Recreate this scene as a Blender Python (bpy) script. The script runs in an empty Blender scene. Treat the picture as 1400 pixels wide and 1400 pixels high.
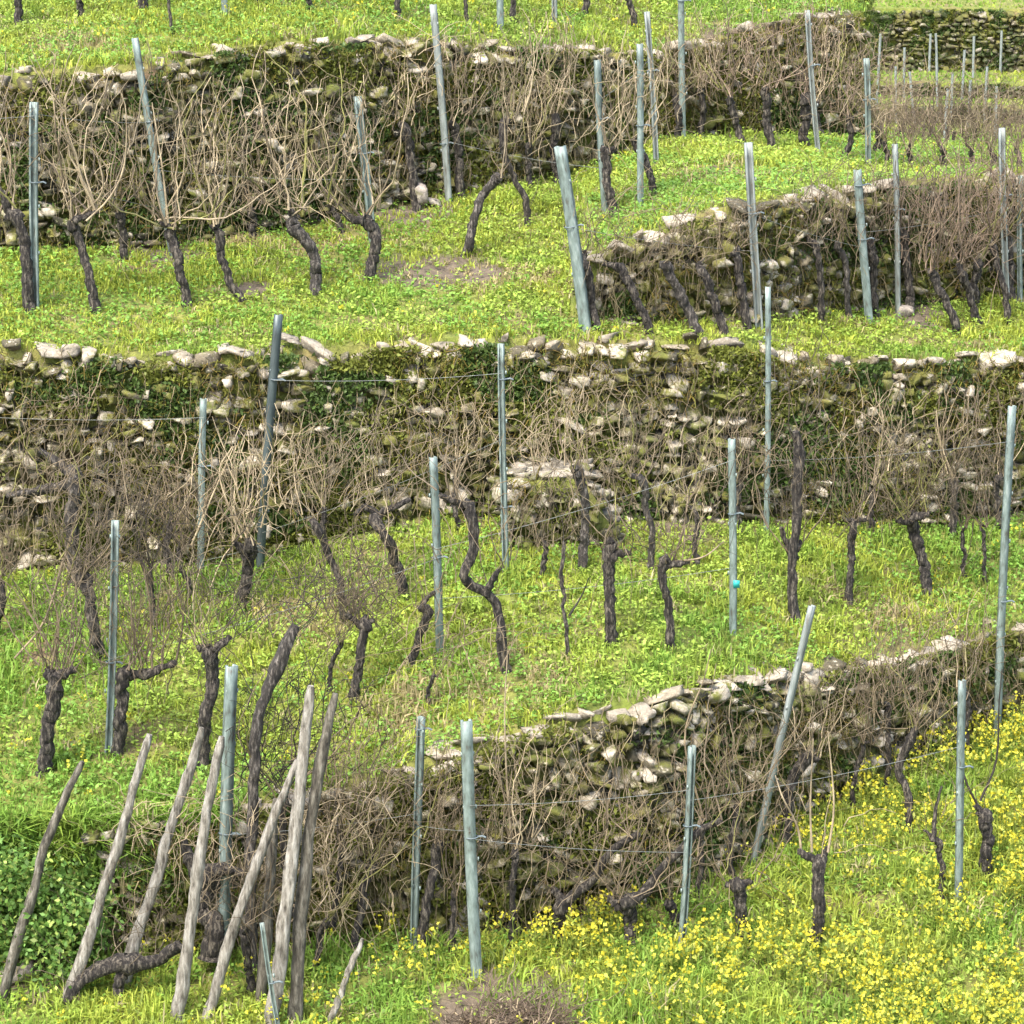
import bpy, math
import numpy as np
from mathutils import Vector, Matrix
rng = np.random.default_rng(7)
S = bpy.context.scene
COL = S.collection
R = math.radians

# ------------------------------------------------------------------ camera model
FPX, PITCH = 4216.0, R(15)
CP, SP = math.cos(PITCH), math.sin(PITCH)
def ray(u, v):
    du, dv = (u-700)/FPX, (700-v)/FPX
    return np.array([du, CP+dv*SP, -SP+dv*CP])
def at(u, v, y):                      # point on the ray of a photo position, at ground distance y
    d = ray(u, v); return d*(y/d[1])
cam = bpy.data.cameras.new('camera'); co = bpy.data.objects.new('camera', cam); COL.objects.link(co)
cam.sensor_width = 36; cam.lens = 36*FPX/1400; cam.clip_start = 0.5; cam.clip_end = 2000
co.rotation_euler = (R(75), 0, 0); S.camera = co

# ------------------------------------------------------------------ mesh helpers
def build(name, parts, mat, parent=None, loc=None, smooth=False, tint=None):
    """parts: list of (V n*3, F m*k); one mesh object. tint: per-vertex colours (N*3)"""
    Vs, loops, tot, off = [], [], [], 0
    for V, F in parts:
        V = np.asarray(V, dtype=np.float32).reshape(-1, 3); F = np.asarray(F, dtype=np.int32)
        Vs.append(V)
        if F.size:
            loops.append((F+off).ravel()); tot.append(np.full(F.shape[0], F.shape[1], dtype=np.int32))
        off += len(V)
    V = np.concatenate(Vs); L = np.concatenate(loops); T = np.concatenate(tot)
    me = bpy.data.meshes.new(name)
    me.vertices.add(len(V)); me.vertices.foreach_set('co', V.ravel())
    me.loops.add(len(L)); me.loops.foreach_set('vertex_index', L)
    me.polygons.add(len(T))
    st = np.concatenate([[0], np.cumsum(T)[:-1]]).astype(np.int32)
    me.polygons.foreach_set('loop_start', st); me.polygons.foreach_set('loop_total', T)
    if smooth: me.polygons.foreach_set('use_smooth', np.ones(len(T), dtype=bool))
    me.update(calc_edges=True)
    if tint is not None:
        at_ = me.color_attributes.new('tint', 'FLOAT_COLOR', 'POINT')
        c = np.ones((len(V), 4), dtype=np.float32); c[:, :3] = tint
        at_.data.foreach_set('color', c.ravel())
    me.materials.append(mat)
    o = bpy.data.objects.new(name, me); COL.objects.link(o)
    if parent is not None: o.parent = parent
    if loc is not None: o.location = loc
    return o
def empty(name, loc, label, cat, group=None):
    o = bpy.data.objects.new(name, None); COL.objects.link(o); o.location = loc
    o.empty_display_size = .1
    return tag(o, label, cat, group)
def tag(o, label, cat, group=None):
    o['label'] = label; o['category'] = cat
    if group: o['group'] = group
    return o

def tubes(P, Rad, k, ref=None, caps=True):
    """P: N*S*3 centre lines, Rad: N*S radii"""
    P = np.asarray(P, float); Rad = np.asarray(Rad, float)
    N, n, _ = P.shape
    T = np.gradient(P, axis=1); T /= np.linalg.norm(T, axis=2, keepdims=True)+1e-9
    ref = np.array([.13, 1, .07]) if ref is None else ref
    ref = ref/np.linalg.norm(ref)
    A = ref-(T@ref)[..., None]*T; A /= np.linalg.norm(A, axis=2, keepdims=True)+1e-6
    B = np.cross(T, A)
    th = np.arange(k)*2*np.pi/k
    ring = np.cos(th)[None, None, :, None]*A[:, :, None]+np.sin(th)[None, None, :, None]*B[:, :, None]
    V = P[:, :, None]+ring*Rad[:, :, None, None]
    i = np.arange(n-1)[:, None]; j = np.arange(k)[None]
    j2 = (j+1) % k
    f = np.stack([i*k+j, i*k+j2, (i+1)*k+j2, (i+1)*k+j], -1).reshape(-1, 4)
    F = (f[None]+(np.arange(N)*n*k)[:, None, None]).reshape(-1, 4)
    out = [(V.reshape(-1, 3), F)]
    if caps:
        top = ((n-1)*k+np.arange(k))[None]+(np.arange(N)*n*k)[:, None]
        bot = np.arange(k)[::-1][None]+(np.arange(N)*n*k)[:, None]
        if k == 4 or k == 3 or True:
            out.append((np.zeros((0, 3)), np.zeros((0, k), int)))
            out = [(V.reshape(-1, 3), F)]
            extra = np.concatenate([top, bot])
            return out, extra
    return out, None
def tube_parts(P, Rad, k, **kw):
    out, ex = tubes(P, Rad, k, **kw)
    if ex is None: return out
    V, F = out[0]
    return [('mix', V, F, ex)]
def flat(parts):
    """turn ('mix', V, F4, Fk) into build() parts by repeating no vertices: V once, caps indexed back"""
    res = []
    for p in parts:
        if len(p) == 4:
            _, V, F, ex = p
            res.append((V, F)); res.append((V[ex].reshape(-1, 3), np.arange(ex.size).reshape(ex.shape)))
        else: res.append(p)
    return res
def spline(P, n):
    P = np.asarray(P, float)
    if len(P) == 2: return P[0]+(P[1]-P[0])*np.linspace(0, 1, n)[:, None]
    E = np.concatenate([[2*P[0]-P[1]], P, [2*P[-1]-P[-2]]])
    s = np.concatenate([[0], np.cumsum(np.linalg.norm(np.diff(P, axis=0), axis=1))])
    out = []
    for q in np.linspace(0, s[-1], n):
        i = min(np.searchsorted(s, q, 'right')-1, len(P)-2)
        t = (q-s[i])/max(s[i+1]-s[i], 1e-9)
        a, b, c, d = E[i:i+4]
        out.append(.5*((2*b)+(-a+c)*t+(2*a-5*b+4*c-d)*t*t+(-a+3*b-3*c+d)*t**3))
    return np.array(out)
G_ = rng.random((64, 64))
def noise(x, y):
    x = np.asarray(x, float); y = np.asarray(y, float)
    xi, yi = np.floor(x).astype(int), np.floor(y).astype(int)
    fx, fy = x-xi, y-yi; fx = fx*fx*(3-2*fx); fy = fy*fy*(3-2*fy)
    g = lambda a, b: G_[a % 64, b % 64]
    return (g(xi, yi)*(1-fx)+g(xi+1, yi)*fx)*(1-fy)+(g(xi, yi+1)*(1-fx)+g(xi+1, yi+1)*fx)*fy
def fbm(x, y): return .55*noise(x, y)+.3*noise(x*2.1+7, y*2.1+3)+.15*noise(x*4.3+1, y*4.3+9)

# ------------------------------------------------------------------ materials
def mat(name):
    m = bpy.data.materials.new(name); m.use_nodes = True
    nt = m.node_tree; b = nt.nodes['Principled BSDF']
    return m, nt, b
def node(nt, t, **kw):
    n = nt.nodes.new(t)
    for k, v in kw.items(): setattr(n, k, v)
    return n
def ramp(nt, src, stops):
    r = node(nt, 'ShaderNodeValToRGB'); e = r.color_ramp.elements
    while len(e) < len(stops): e.new(.5)
    for q, (p, c) in zip(e, stops): q.position = p; q.color = (*c, 1)
    nt.links.new(src, r.inputs[0]); return r.outputs[0]
def noise_tex(nt, scale, detail=5, rough=.6, stretch=None, coord='Object'):
    tc = node(nt, 'ShaderNodeTexCoord'); n = node(nt, 'ShaderNodeTexNoise')
    n.inputs['Scale'].default_value = scale; n.inputs['Detail'].default_value = detail; n.inputs['Roughness'].default_value = rough
    src = tc.outputs[coord]
    if stretch:
        mp = node(nt, 'ShaderNodeMapping'); mp.inputs['Scale'].default_value = stretch
        nt.links.new(src, mp.inputs[0]); src = mp.outputs[0]
    nt.links.new(src, n.inputs['Vector']); return n.outputs['Fac']
def bump(nt, b, h, strength=.5, dist=.01):
    bp = node(nt, 'ShaderNodeBump'); bp.inputs['Strength'].default_value = strength; bp.inputs['Distance'].default_value = dist
    nt.links.new(h, bp.inputs['Height']); nt.links.new(bp.outputs[0], b.inputs['Normal'])
def simple(name, stops, scale, rough=.85, bstr=.5, bdist=.01, stretch=None, metal=0, detail=5):
    m, nt, b = mat(name)
    f = noise_tex(nt, scale, detail, .65, stretch)
    nt.links.new(ramp(nt, f, stops), b.inputs['Base Color'])
    b.inputs['Roughness'].default_value = rough; b.inputs['Metallic'].default_value = metal
    if bstr: bump(nt, b, f, bstr, bdist)
    return m
def tinted(name, rough=.7, trans=.35, var=None):
    m, nt, b = mat(name)
    a = node(nt, 'ShaderNodeAttribute', attribute_name='tint')
    nt.links.new(a.outputs['Color'], b.inputs['Base Color']); b.inputs['Roughness'].default_value = rough
    b.inputs['Specular IOR Level'].default_value = .25
    if trans:
        t = node(nt, 'ShaderNodeBsdfTranslucent'); nt.links.new(a.outputs['Color'], t.inputs[0])
        mx = node(nt, 'ShaderNodeMixShader'); mx.inputs[0].default_value = trans
        nt.links.new(b.outputs[0], mx.inputs[1]); nt.links.new(t.outputs[0], mx.inputs[2])
        nt.links.new(mx.outputs[0], nt.nodes['Material Output'].inputs[0])
    return m
M = {}
M['bark'] = simple('vine_bark', [(.34, (.008, .006, .005)), (.5, (.030, .024, .018)), (.64, (.16, .135, .10))], 48, .95, 1, .035, (1, 1, .25))
M['bark_grey'] = simple('grey_vine_bark', [(.3, (.012, .010, .008)), (.52, (.05, .042, .033)), (.66, (.22, .19, .155))], 48, .95, 1, .035, (1, 1, .25))
M['cane_beige'] = simple('pale_cane', [(.3, (.15, .11, .06)), (.6, (.45, .355, .215))], 9, .7, .2)
M['cane_brown'] = simple('brown_cane', [(.3, (.05, .037, .021)), (.64, (.24, .18, .105))], 9, .7, .2)
M['cane_red'] = simple('reddish_cane', [(.3, (.09, .06, .038)), (.64, (.30, .215, .14))], 9, .7, .2)
M['cane_olive'] = simple('olive_cane', [(.3, (.11, .105, .025)), (.65, (.29, .27, .08))], 9, .7, .2)
M['cane_dark'] = simple('dark_cane', [(.3, (.015, .011, .008)), (.65, (.05, .038, .028))], 9, .8, .2)
M['post'] = simple('galvanised_post', [(.31, (.085, .06, .04)), (.37, (.10, .115, .095)), (.46, (.15, .19, .165)), (.58, (.21, .26, .23)), (.7, (.32, .36, .32))], 30, .55, .1, .002, (1, 1, .25), .15)
M['post_pale'] = simple('pale_post', [(.31, (.10, .08, .06)), (.38, (.14, .15, .13)), (.5, (.21, .235, .21)), (.68, (.31, .33, .30))], 28, .6, .1, .002, (1, 1, .15), .1)
M['post_dark'] = simple('dark_post', [(.3, (.035, .045, .044)), (.6, (.095, .12, .115))], 14, .45, .1, .002, (1, 1, .15), .3)
M['clip'] = simple('clip_metal', [(.3, (.05, .07, .08)), (.6, (.12, .15, .15))], 20, .5, 0)
M['clip_white'] = simple('white_clip', [(.3, (.65, .65, .62)), (.6, (.8, .8, .78))], 20, .5, 0)
M['tag_teal'] = simple('teal_tag', [(.3, (.02, .30, .27)), (.6, (.03, .38, .33))], 20, .5, 0)
M['wire'] = simple('trellis_wire', [(.3, (.17, .18, .165)), (.6, (.30, .31, .28))], 20, .45, 0, metal=.4)
M['wood'] = simple('weathered_wood', [(.32, (.05, .042, .03)), (.46, (.18, .16, .125)), (.6, (.31, .285, .235)), (.72, (.42, .395, .34))], 30, .95, 1, .03, (1, 1, .22))
M['wood_dark'] = simple('dark_weathered_wood', [(.32, (.022, .018, .012)), (.48, (.09, .078, .056)), (.62, (.19, .17, .13)), (.74, (.29, .265, .21))], 30, .95, 1, .03, (1, 1, .22))
M['grass'] = tinted('grass_blades', .6, .4)
M['leaf'] = tinted('leaves', .5, .3)
M['straw'] = tinted('dry_straw', .8, .2)
M['moss'] = tinted('moss_tufts', .9, .15)
# soil ground
m, nt, b = mat('soil_ground')
f1 = noise_tex(nt, 1.3, 6); f2 = noise_tex(nt, 11, 6)
c1 = ramp(nt, f1, [(.36, (.17, .21, .03)), (.54, (.23, .23, .05)), (.68, (.22, .15, .08))])
c2 = ramp(nt, f2, [(.3, (.45, .45, .45)), (.7, (1, 1, 1))])
mx = node(nt, 'ShaderNodeMix', data_type='RGBA', blend_type='MULTIPLY'); mx.inputs[0].default_value = 1
ta = node(nt, 'ShaderNodeAttribute', attribute_name='tint'); br = node(nt, 'ShaderNodeMix', data_type='RGBA'); br.inputs[7].default_value = (.165, .125, .082, 1)
nt.links.new(ta.outputs['Fac'], br.inputs[0]); nt.links.new(c1, br.inputs[6])
nt.links.new(br.outputs[2], mx.inputs[6]); nt.links.new(c2, mx.inputs[7]); nt.links.new(mx.outputs[2], b.inputs['Base Color'])
b.inputs['Roughness'].default_value = 1; bump(nt, b, f2, 1, .05); M['soil'] = m
# stone: per-stone tint, lichen, moss
def stone_mat(name, moss_amt, moss_col=(.11, .12, .02), dark=1.0):
    m, nt, b = mat(name)
    a = node(nt, 'ShaderNodeAttribute', attribute_name='tint')
    f = noise_tex(nt, 24, 7, .7); cr = ramp(nt, f, [(.25, (.35, .33, .3)), (.6, (1, 1, 1))])
    mx = node(nt, 'ShaderNodeMix', data_type='RGBA', blend_type='MULTIPLY'); mx.inputs[0].default_value = 1
    nt.links.new(a.outputs['Color'], mx.inputs[6]); nt.links.new(cr, mx.inputs[7])
    g = noise_tex(nt, 4.5, 6, .68)
    mk = ramp(nt, g, [(moss_amt-.05, (1, 1, 1)), (moss_amt+.06, (0, 0, 0))])
    h = noise_tex(nt, 2.1, 3); mc = ramp(nt, h, [(.4, moss_col), (.62, (.15, .135, .03))])
    li = noise_tex(nt, 17, 3, .6); lk = ramp(nt, li, [(.575, (0, 0, 0)), (.64, (.85, .85, .85))])
    ml = node(nt, 'ShaderNodeMix', data_type='RGBA'); nt.links.new(lk, ml.inputs[0]); nt.links.new(mx.outputs[2], ml.inputs[6]); ml.inputs[7].default_value = (.44, .39, .285, 1)
    m2 = node(nt, 'ShaderNodeMix', data_type='RGBA'); nt.links.new(mk, m2.inputs[0])
    nt.links.new(ml.outputs[2], m2.inputs[6]); nt.links.new(mc, m2.inputs[7])
    nt.links.new(m2.outputs[2], b.inputs['Base Color']); b.inputs['Roughness'].default_value = .95
    bump(nt, b, f, .8, .02)
    return m
M['stone'] = stone_mat('mossy_stone', .485)
M['coping'] = stone_mat('pale_coping_stone', .385)
M['stone_far'] = stone_mat('far_stone', .52, (.05, .065, .018))

# ------------------------------------------------------------------ terrain: knots along each azimuth
U = np.array([-250, 0, 100, 200, 300, 400, 500, 600, 700, 780, 800, 900, 1000, 1100, 1181, 1189, 1200, 1300, 1400, 1650], float)
def tab(*pairs):
    x, y = zip(*pairs); return np.interp(U, x, y)
Cy = tab((-250, 20.8), (0, 21), (300, 21.1), (500, 21.3), (700, 21.5), (900, 21.9), (1000, 22.5), (1100, 23.2), (1200, 23.8), (1300, 24.3), (1400, 24.9), (1650, 26.3))
Cb = tab((-250, 1300), (100, 1300), (200, 1290), (300, 1285), (400, 1280), (500, 1265), (700, 1260), (800, 1250), (900, 1225), (1000, 1170), (1100, 1105), (1200, 1055), (1300, 1010), (1400, 960), (1650, 850))
Ct = tab((-250, 1125), (0, 1118), (200, 1110), (300, 1105), (400, 1095), (500, 1065), (600, 1035), (700, 1000), (800, 970), (900, 950), (1000, 930), (1100, 912), (1200, 902), (1300, 880), (1400, 850), (1650, 770))
By = tab((-250, 24.6), (0, 24.9), (500, 25.3), (700, 25.5), (1000, 25.8), (1200, 26.4), (1400, 27), (1650, 27.8))
Bb = tab((-250, 780), (0, 770), (200, 760), (300, 755), (400, 740), (500, 715), (600, 700), (700, 695), (800, 695), (900, 700), (1000, 705), (1300, 705), (1400, 690), (1650, 670))
Bt = tab((-250, 465), (0, 475), (100, 482), (200, 486), (300, 485), (400, 481), (500, 473), (600, 466), (700, 465), (900, 466), (1000, 470), (1100, 490), (1200, 492), (1300, 490), (1400, 482), (1650, 465))
Dy = tab((-250, 26.2), (800, 26.2), (900, 26.3), (1000, 26.46), (1100, 27.3), (1200, 28), (1300, 28.45), (1400, 28.8), (1650, 29.6))
Db = tab((-250, 425), (800, 425), (900, 430), (1000, 432), (1100, 422), (1200, 415), (1300, 408), (1400, 400), (1650, 385))
Dt = tab((-250, 352), (800, 352), (850, 330), (900, 312), (1000, 285), (1100, 265), (1200, 255), (1300, 245), (1400, 240), (1650, 225))
Ay = tab((-250, 27.2), (0, 27.6), (200, 27.8), (400, 28.6), (600, 29.6), (700, 30), (800, 30.6), (900, 31.4), (1000, 32), (1100, 32.6), (1200, 33.1), (1400, 33.1), (1650, 33.1))
Ab = tab((-250, 345), (0, 335), (200, 330), (400, 305), (600, 262), (700, 245), (800, 225), (900, 190), (1000, 178), (1100, 182), (1200, 190), (1400, 190), (1650, 190))
At = tab((-250, 115), (0, 105), (200, 90), (350, 57), (600, 56), (800, 66), (900, 72), (960, 70), (1000, 45), (1100, 22), (1181, 15), (1200, 14), (1400, 14), (1650, 14))
def zv(v, y): return np.array([at(700, q, w)[2] for q, w in zip(v, y)])
def az(v):   return np.array([ray(u, q)[0]/ray(u, q)[1] for u, q in zip(U, v)])
one = np.ones_like(U)
zCb, zCt, zBb, zBt, zDb, zDt, zAb, zAt = [zv(v, y) for v, y in ((Cb, Cy), (Ct, Cy), (Bb, By), (Bt, By), (Db, Dy), (Dt, Dy), (Ab, Ay), (At, Ay))]
zF = zv(1400*one, 20*one)
lin = zBt+(zAb-zBt)*(Dy-By)/(Ay-By)
no = U <= 780
zDb = np.where(no, lin, zDb); zDt = np.where(no, lin, zDt)
edge = np.where(U > 1185, 1., 0.)                    # the spur falls away to the right
zAt = np.where(U > 1185, zAb-.05, zAt)
zAb = np.where(U > 1250, zAb-.08, zAb); zAt = np.where(U > 1250, zAb, zAt)
s3 = .14*(1-edge)-.42*edge
KN = [  # (azimuths, y, z)
    (az(1400*one), 10*one, zF-.9), (az(1400*one), 20*one, zF),
    (az(Cb), Cy, zCb), (az(Ct), Cy+.03, zCt), (az(Bb), By, zBb), (az(Bt), By+.03, zBt),
    (az(Db), Dy, zDb), (az(Dt), Dy+.03, zDt), (az(Ab), Ay, zAb), (az(At), Ay+.03, zAt),
    (az(0*one), Ay+4, zAt+4*s3), (az(0*one), Ay+26, zAt+26*s3)]
def knots(a):
    return [(np.interp(a, A_, Y), np.interp(a, A_, Z)) for A_, Y, Z in KN]
def height(x, y):
    x = np.asarray(x, float); y = np.asarray(y, float); a = x/y
    k = knots(a); z = k[0][1]+0*y
    for (y0, z0), (y1, z1) in zip(k[:-1], k[1:]):
        t = np.clip((y-y0)/np.maximum(y1-y0, 1e-4), 0, 1); z = np.where(y >= y0, z0+(z1-z0)*t, z)
    return z+.07*(fbm(x*1.7+20, y*1.7)-.5)
def hit(u, v):
    """first ground point on a ray; on a wall face, the ground just in front of it"""
    d = ray(u, v); t = np.arange(17, 60, .01); P = t[:, None]*d
    h = height(P[:, 0], P[:, 1]); i = np.argmax(P[:, 2] < h); assert P[i, 2] < h[i] and i > 5, ('no ground', u, v)
    p = P[i]
    y = p[1]
    if h[i]-height(p[0]*(y-.12)/y, y-.12) > .12:                # vertical face
        y -= .16; p = at(u, v, y); p[2] = height(p[0], p[1])
    else: p[2] = h[i]
    for _ in range(8):
        y = p[1]; hh = [float(height(p[0]*(y+e)/y, y+e)) for e in (.1, .2, .3, .38)]
        if max(hh)-float(height(p[0], y)) < .25: break
        p = at(u, v, y-.06); p[2] = float(height(p[0], p[1]))
    return p

# ground sheet
na = 330; aa = np.linspace(-.30, .30, na)
k = knots(aa); rows = []
for q in range(len(k)-1):
    n = {0: 6, 1: 26, 2: 2, 3: 50, 4: 2, 5: 16, 6: 2, 7: 40, 8: 2, 9: 36, 10: 14}[q]
    for t in np.linspace(0, 1, n, endpoint=False):
        y = k[q][0]*(1-t)+k[q+1][0]*t; rows.append((y, q, t))
rows.append((k[-1][0], 10, 1))
V = []
for y, q, t in rows:
    x = aa*y; z = k[q][1]*(1-t)+k[min(q+1, 11)][1]*t+.07*(fbm(x*1.7+20, y*1.7)-.5)
    V.append(np.stack([x, y, z], -1))
V = np.array(V); nr = len(rows)
i, j = np.meshgrid(np.arange(nr-1), np.arange(na-1), indexing='ij')
Fq = np.stack([i*na+j, i*na+j+1, (i+1)*na+j+1, (i+1)*na+j], -1).reshape(-1, 4)
SOIL = [(600, 370, .75, .22), (555, 262, .5, .2), (230, 335, .5, .12), (1250, 405, .35, .2), (700, 1385, .55, .35), (40, 1335, .4, .2), (1020, 175, .5, .4), (1000, 230, .3, .12), (345, 395, .2, .1), (930, 470, .3, .1)]
SOILP = [(hit(u, v), rx, ry) for u, v, rx, ry in SOIL]
def soil_mask(x, y):
    m_ = 0*x
    for p, rx, ry in SOILP:
        e = np.sqrt(((x-p[0])/rx)**2+((y-p[1])/(ry*2.2))**2)+.7*(fbm(x*4, y*4)-.5); m_ = np.maximum(m_, np.clip((1.1-e)*3, 0, 1))
    return m_
Vf = V.reshape(-1, 3); sm = soil_mask(Vf[:, 0], Vf[:, 1])
g = build('ground', [(Vf, Fq)], M['soil'], smooth=False, tint=np.stack([sm]*3, -1)); g['kind'] = 'structure'

# ------------------------------------------------------------------ far hillside beyond the spur
FK = [(40, -24), (70, -17.5), (84, at(0, 225, 84)[2]), (92, at(0, 168, 92)[2]), (92.05, at(0, 146, 92)[2]), (94, at(0, 132, 94)[2]), (94.05, at(0, 113, 94)[2]),
      (97, at(0, 98, 97)[2]), (97.05, at(0, 13, 97)[2]), (103, at(0, 13, 97)[2]+.7), (150, 2), (400, 60)]
fy, fz = np.array([p[0] for p in FK]), np.array([p[1] for p in FK])
def far_height(x, y):
    return np.interp(y, fy, fz)+.15*(fbm(x*.6, np.asarray(y)*.6)-.5)-.012*(np.asarray(x)-14)
xs = np.linspace(-160, 200, 360); ys = np.unique(np.concatenate([np.linspace(40, 84, 30), np.linspace(84, 103, 90), fy, np.linspace(103, 400, 40)]))
X, Y = np.meshgrid(xs, ys); Z = far_height(X, Y)
i, j = np.meshgrid(np.arange(len(ys)-1), np.arange(len(xs)-1), indexing='ij'); w = len(xs)
g = build('far_hillside', [(np.stack([X, Y, Z], -1).reshape(-1, 3), np.stack([i*w+j, i*w+j+1, (i+1)*w+j+1, (i+1)*w+j], -1).reshape(-1, 4))], M['soil'])
g['kind'] = 'structure'

# ------------------------------------------------------------------ dry stone walls
def unit_stone(seed):
    r = np.random.default_rng(seed); n = 4
    t = np.linspace(-1, 1, n+1); V, F, off = [], [], 0
    for ax in range(3):
        for sgn in (-1, 1):
            a, b_ = np.meshgrid(t, t, indexing='ij'); P = np.zeros((n+1, n+1, 3))
            P[..., ax] = sgn; P[..., (ax+1) % 3] = a; P[..., (ax+2) % 3] = b_*sgn
            V.append(P.reshape(-1, 3))
            i, j = np.meshgrid(np.arange(n), np.arange(n), indexing='ij')
            F.append(np.stack([i*(n+1)+j, (i+1)*(n+1)+j, (i+1)*(n+1)+j+1, i*(n+1)+j+1], -1).reshape(-1, 4)+off); off += (n+1)**2
    V = np.concatenate(V); F = np.concatenate(F)
    # weld by rounding
    key = np.round(V*100).astype(int); _, idx, inv = np.unique(key, axis=0, return_index=True, return_inverse=True)
    V = V[idx]; F = inv.reshape(-1)[F]
    sph = V/np.linalg.norm(V, axis=1, keepdims=True)
    V = V*.80+sph*.22
    for _ in range(6):                                           # broken facets
        nrm = r.normal(size=3); nrm /= np.linalg.norm(nrm); d = V@nrm; lim = r.uniform(.55, .88)
        V = V-np.maximum(d-lim, 0)[:, None]*nrm
    V += r.normal(0, .045, V.shape)
    return V, F
STONES = [unit_stone(s) for s in range(30)]
def rot(ax, ay, az_):
    return np.array(Matrix.Rotation(az_, 3, 'Z') @ Matrix.Rotation(ay, 3, 'Y') @ Matrix.Rotation(ax, 3, 'X'))
PAL = np.array([(.46, .40, .305), (.31, .265, .19), (.18, .15, .095), (.11, .095, .058), (.065, .055, .033), (.04, .036, .02), (.15, .14, .045), (.03, .028, .02)])
PWT = np.array([.13, .14, .15, .14, .13, .11, .12, .08])
DARK = [1.0]
class Stones:
    def __init__(self): self.V, self.F, self.C, self.off = [], [], [], 0
    def add(self, p, size, yaw, col):
        V, F = STONES[rng.integers(len(STONES))]
        m = rot(rng.normal(0, .22), rng.normal(0, .20), yaw+rng.normal(0, .25))
        W = (V*np.asarray(size)*.5)@m.T+p
        self.V.append(W); self.F.append(F+self.off); self.off += len(W)
        self.C.append(np.repeat([np.asarray(col)*DARK[0]], len(W), 0))
    def build(self, name, mt, parent, loc):
        V = np.concatenate(self.V)-loc
        return build(name, [(V, np.concatenate(self.F))], mt, parent, tint=np.concatenate(self.C))
def leaf_cloud(name, C, N, size, cols, mt, parent, loc, flat_=None):
    """many small leaf quads at C with jitter"""
    n = len(C); d1 = rng.normal(size=(n, 3)); d1 /= np.linalg.norm(d1, axis=1, keepdims=True)
    d2 = rng.normal(size=(n, 3)); d2 -= (d1*d2).sum(1, keepdims=True)*d1; d2 /= np.linalg.norm(d2, axis=1, keepdims=True)
    s = (size*rng.uniform(.6, 1.4, n))[:, None]
    V = np.stack([C-d1*s, C+d2*s*.55, C+d1*s, C-d2*s*.55], 1).reshape(-1, 3)
    F = np.arange(4*n).reshape(-1, 4)
    o = build(name, [(V-loc, F)], mt, parent, tint=np.repeat(cols, 4, 0)); o['kind'] = 'stuff'; return o
def strands(name, P0, L, dirn, bend, rad, cols, mt, parent, loc, seg=5):
    """thin bent straws / twigs as 3-sided tubes"""
    n = len(P0); t = np.linspace(0, 1, seg)[None, :, None]
    P = P0[:, None]+dirn[:, None]*L[:, None, None]*t+bend[:, None]*(t**2)*L[:, None, None]
    P[:, 1:] += rng.normal(0, .03, (n, seg-1, 3))*L[:, None, None]
    Rr = rad[:, None]*np.linspace(1, .45, seg)[None]
    out, ex = tubes(P, Rr, 3, ref=np.array([.3, 1, .2]))
    V, F = out[0]
    tint = np.repeat(cols, seg*3, 0) if cols is not None else None
    o = build(name, [(V-loc, F)], mt, parent, tint=tint); o['kind'] = 'stuff'; return o

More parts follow.
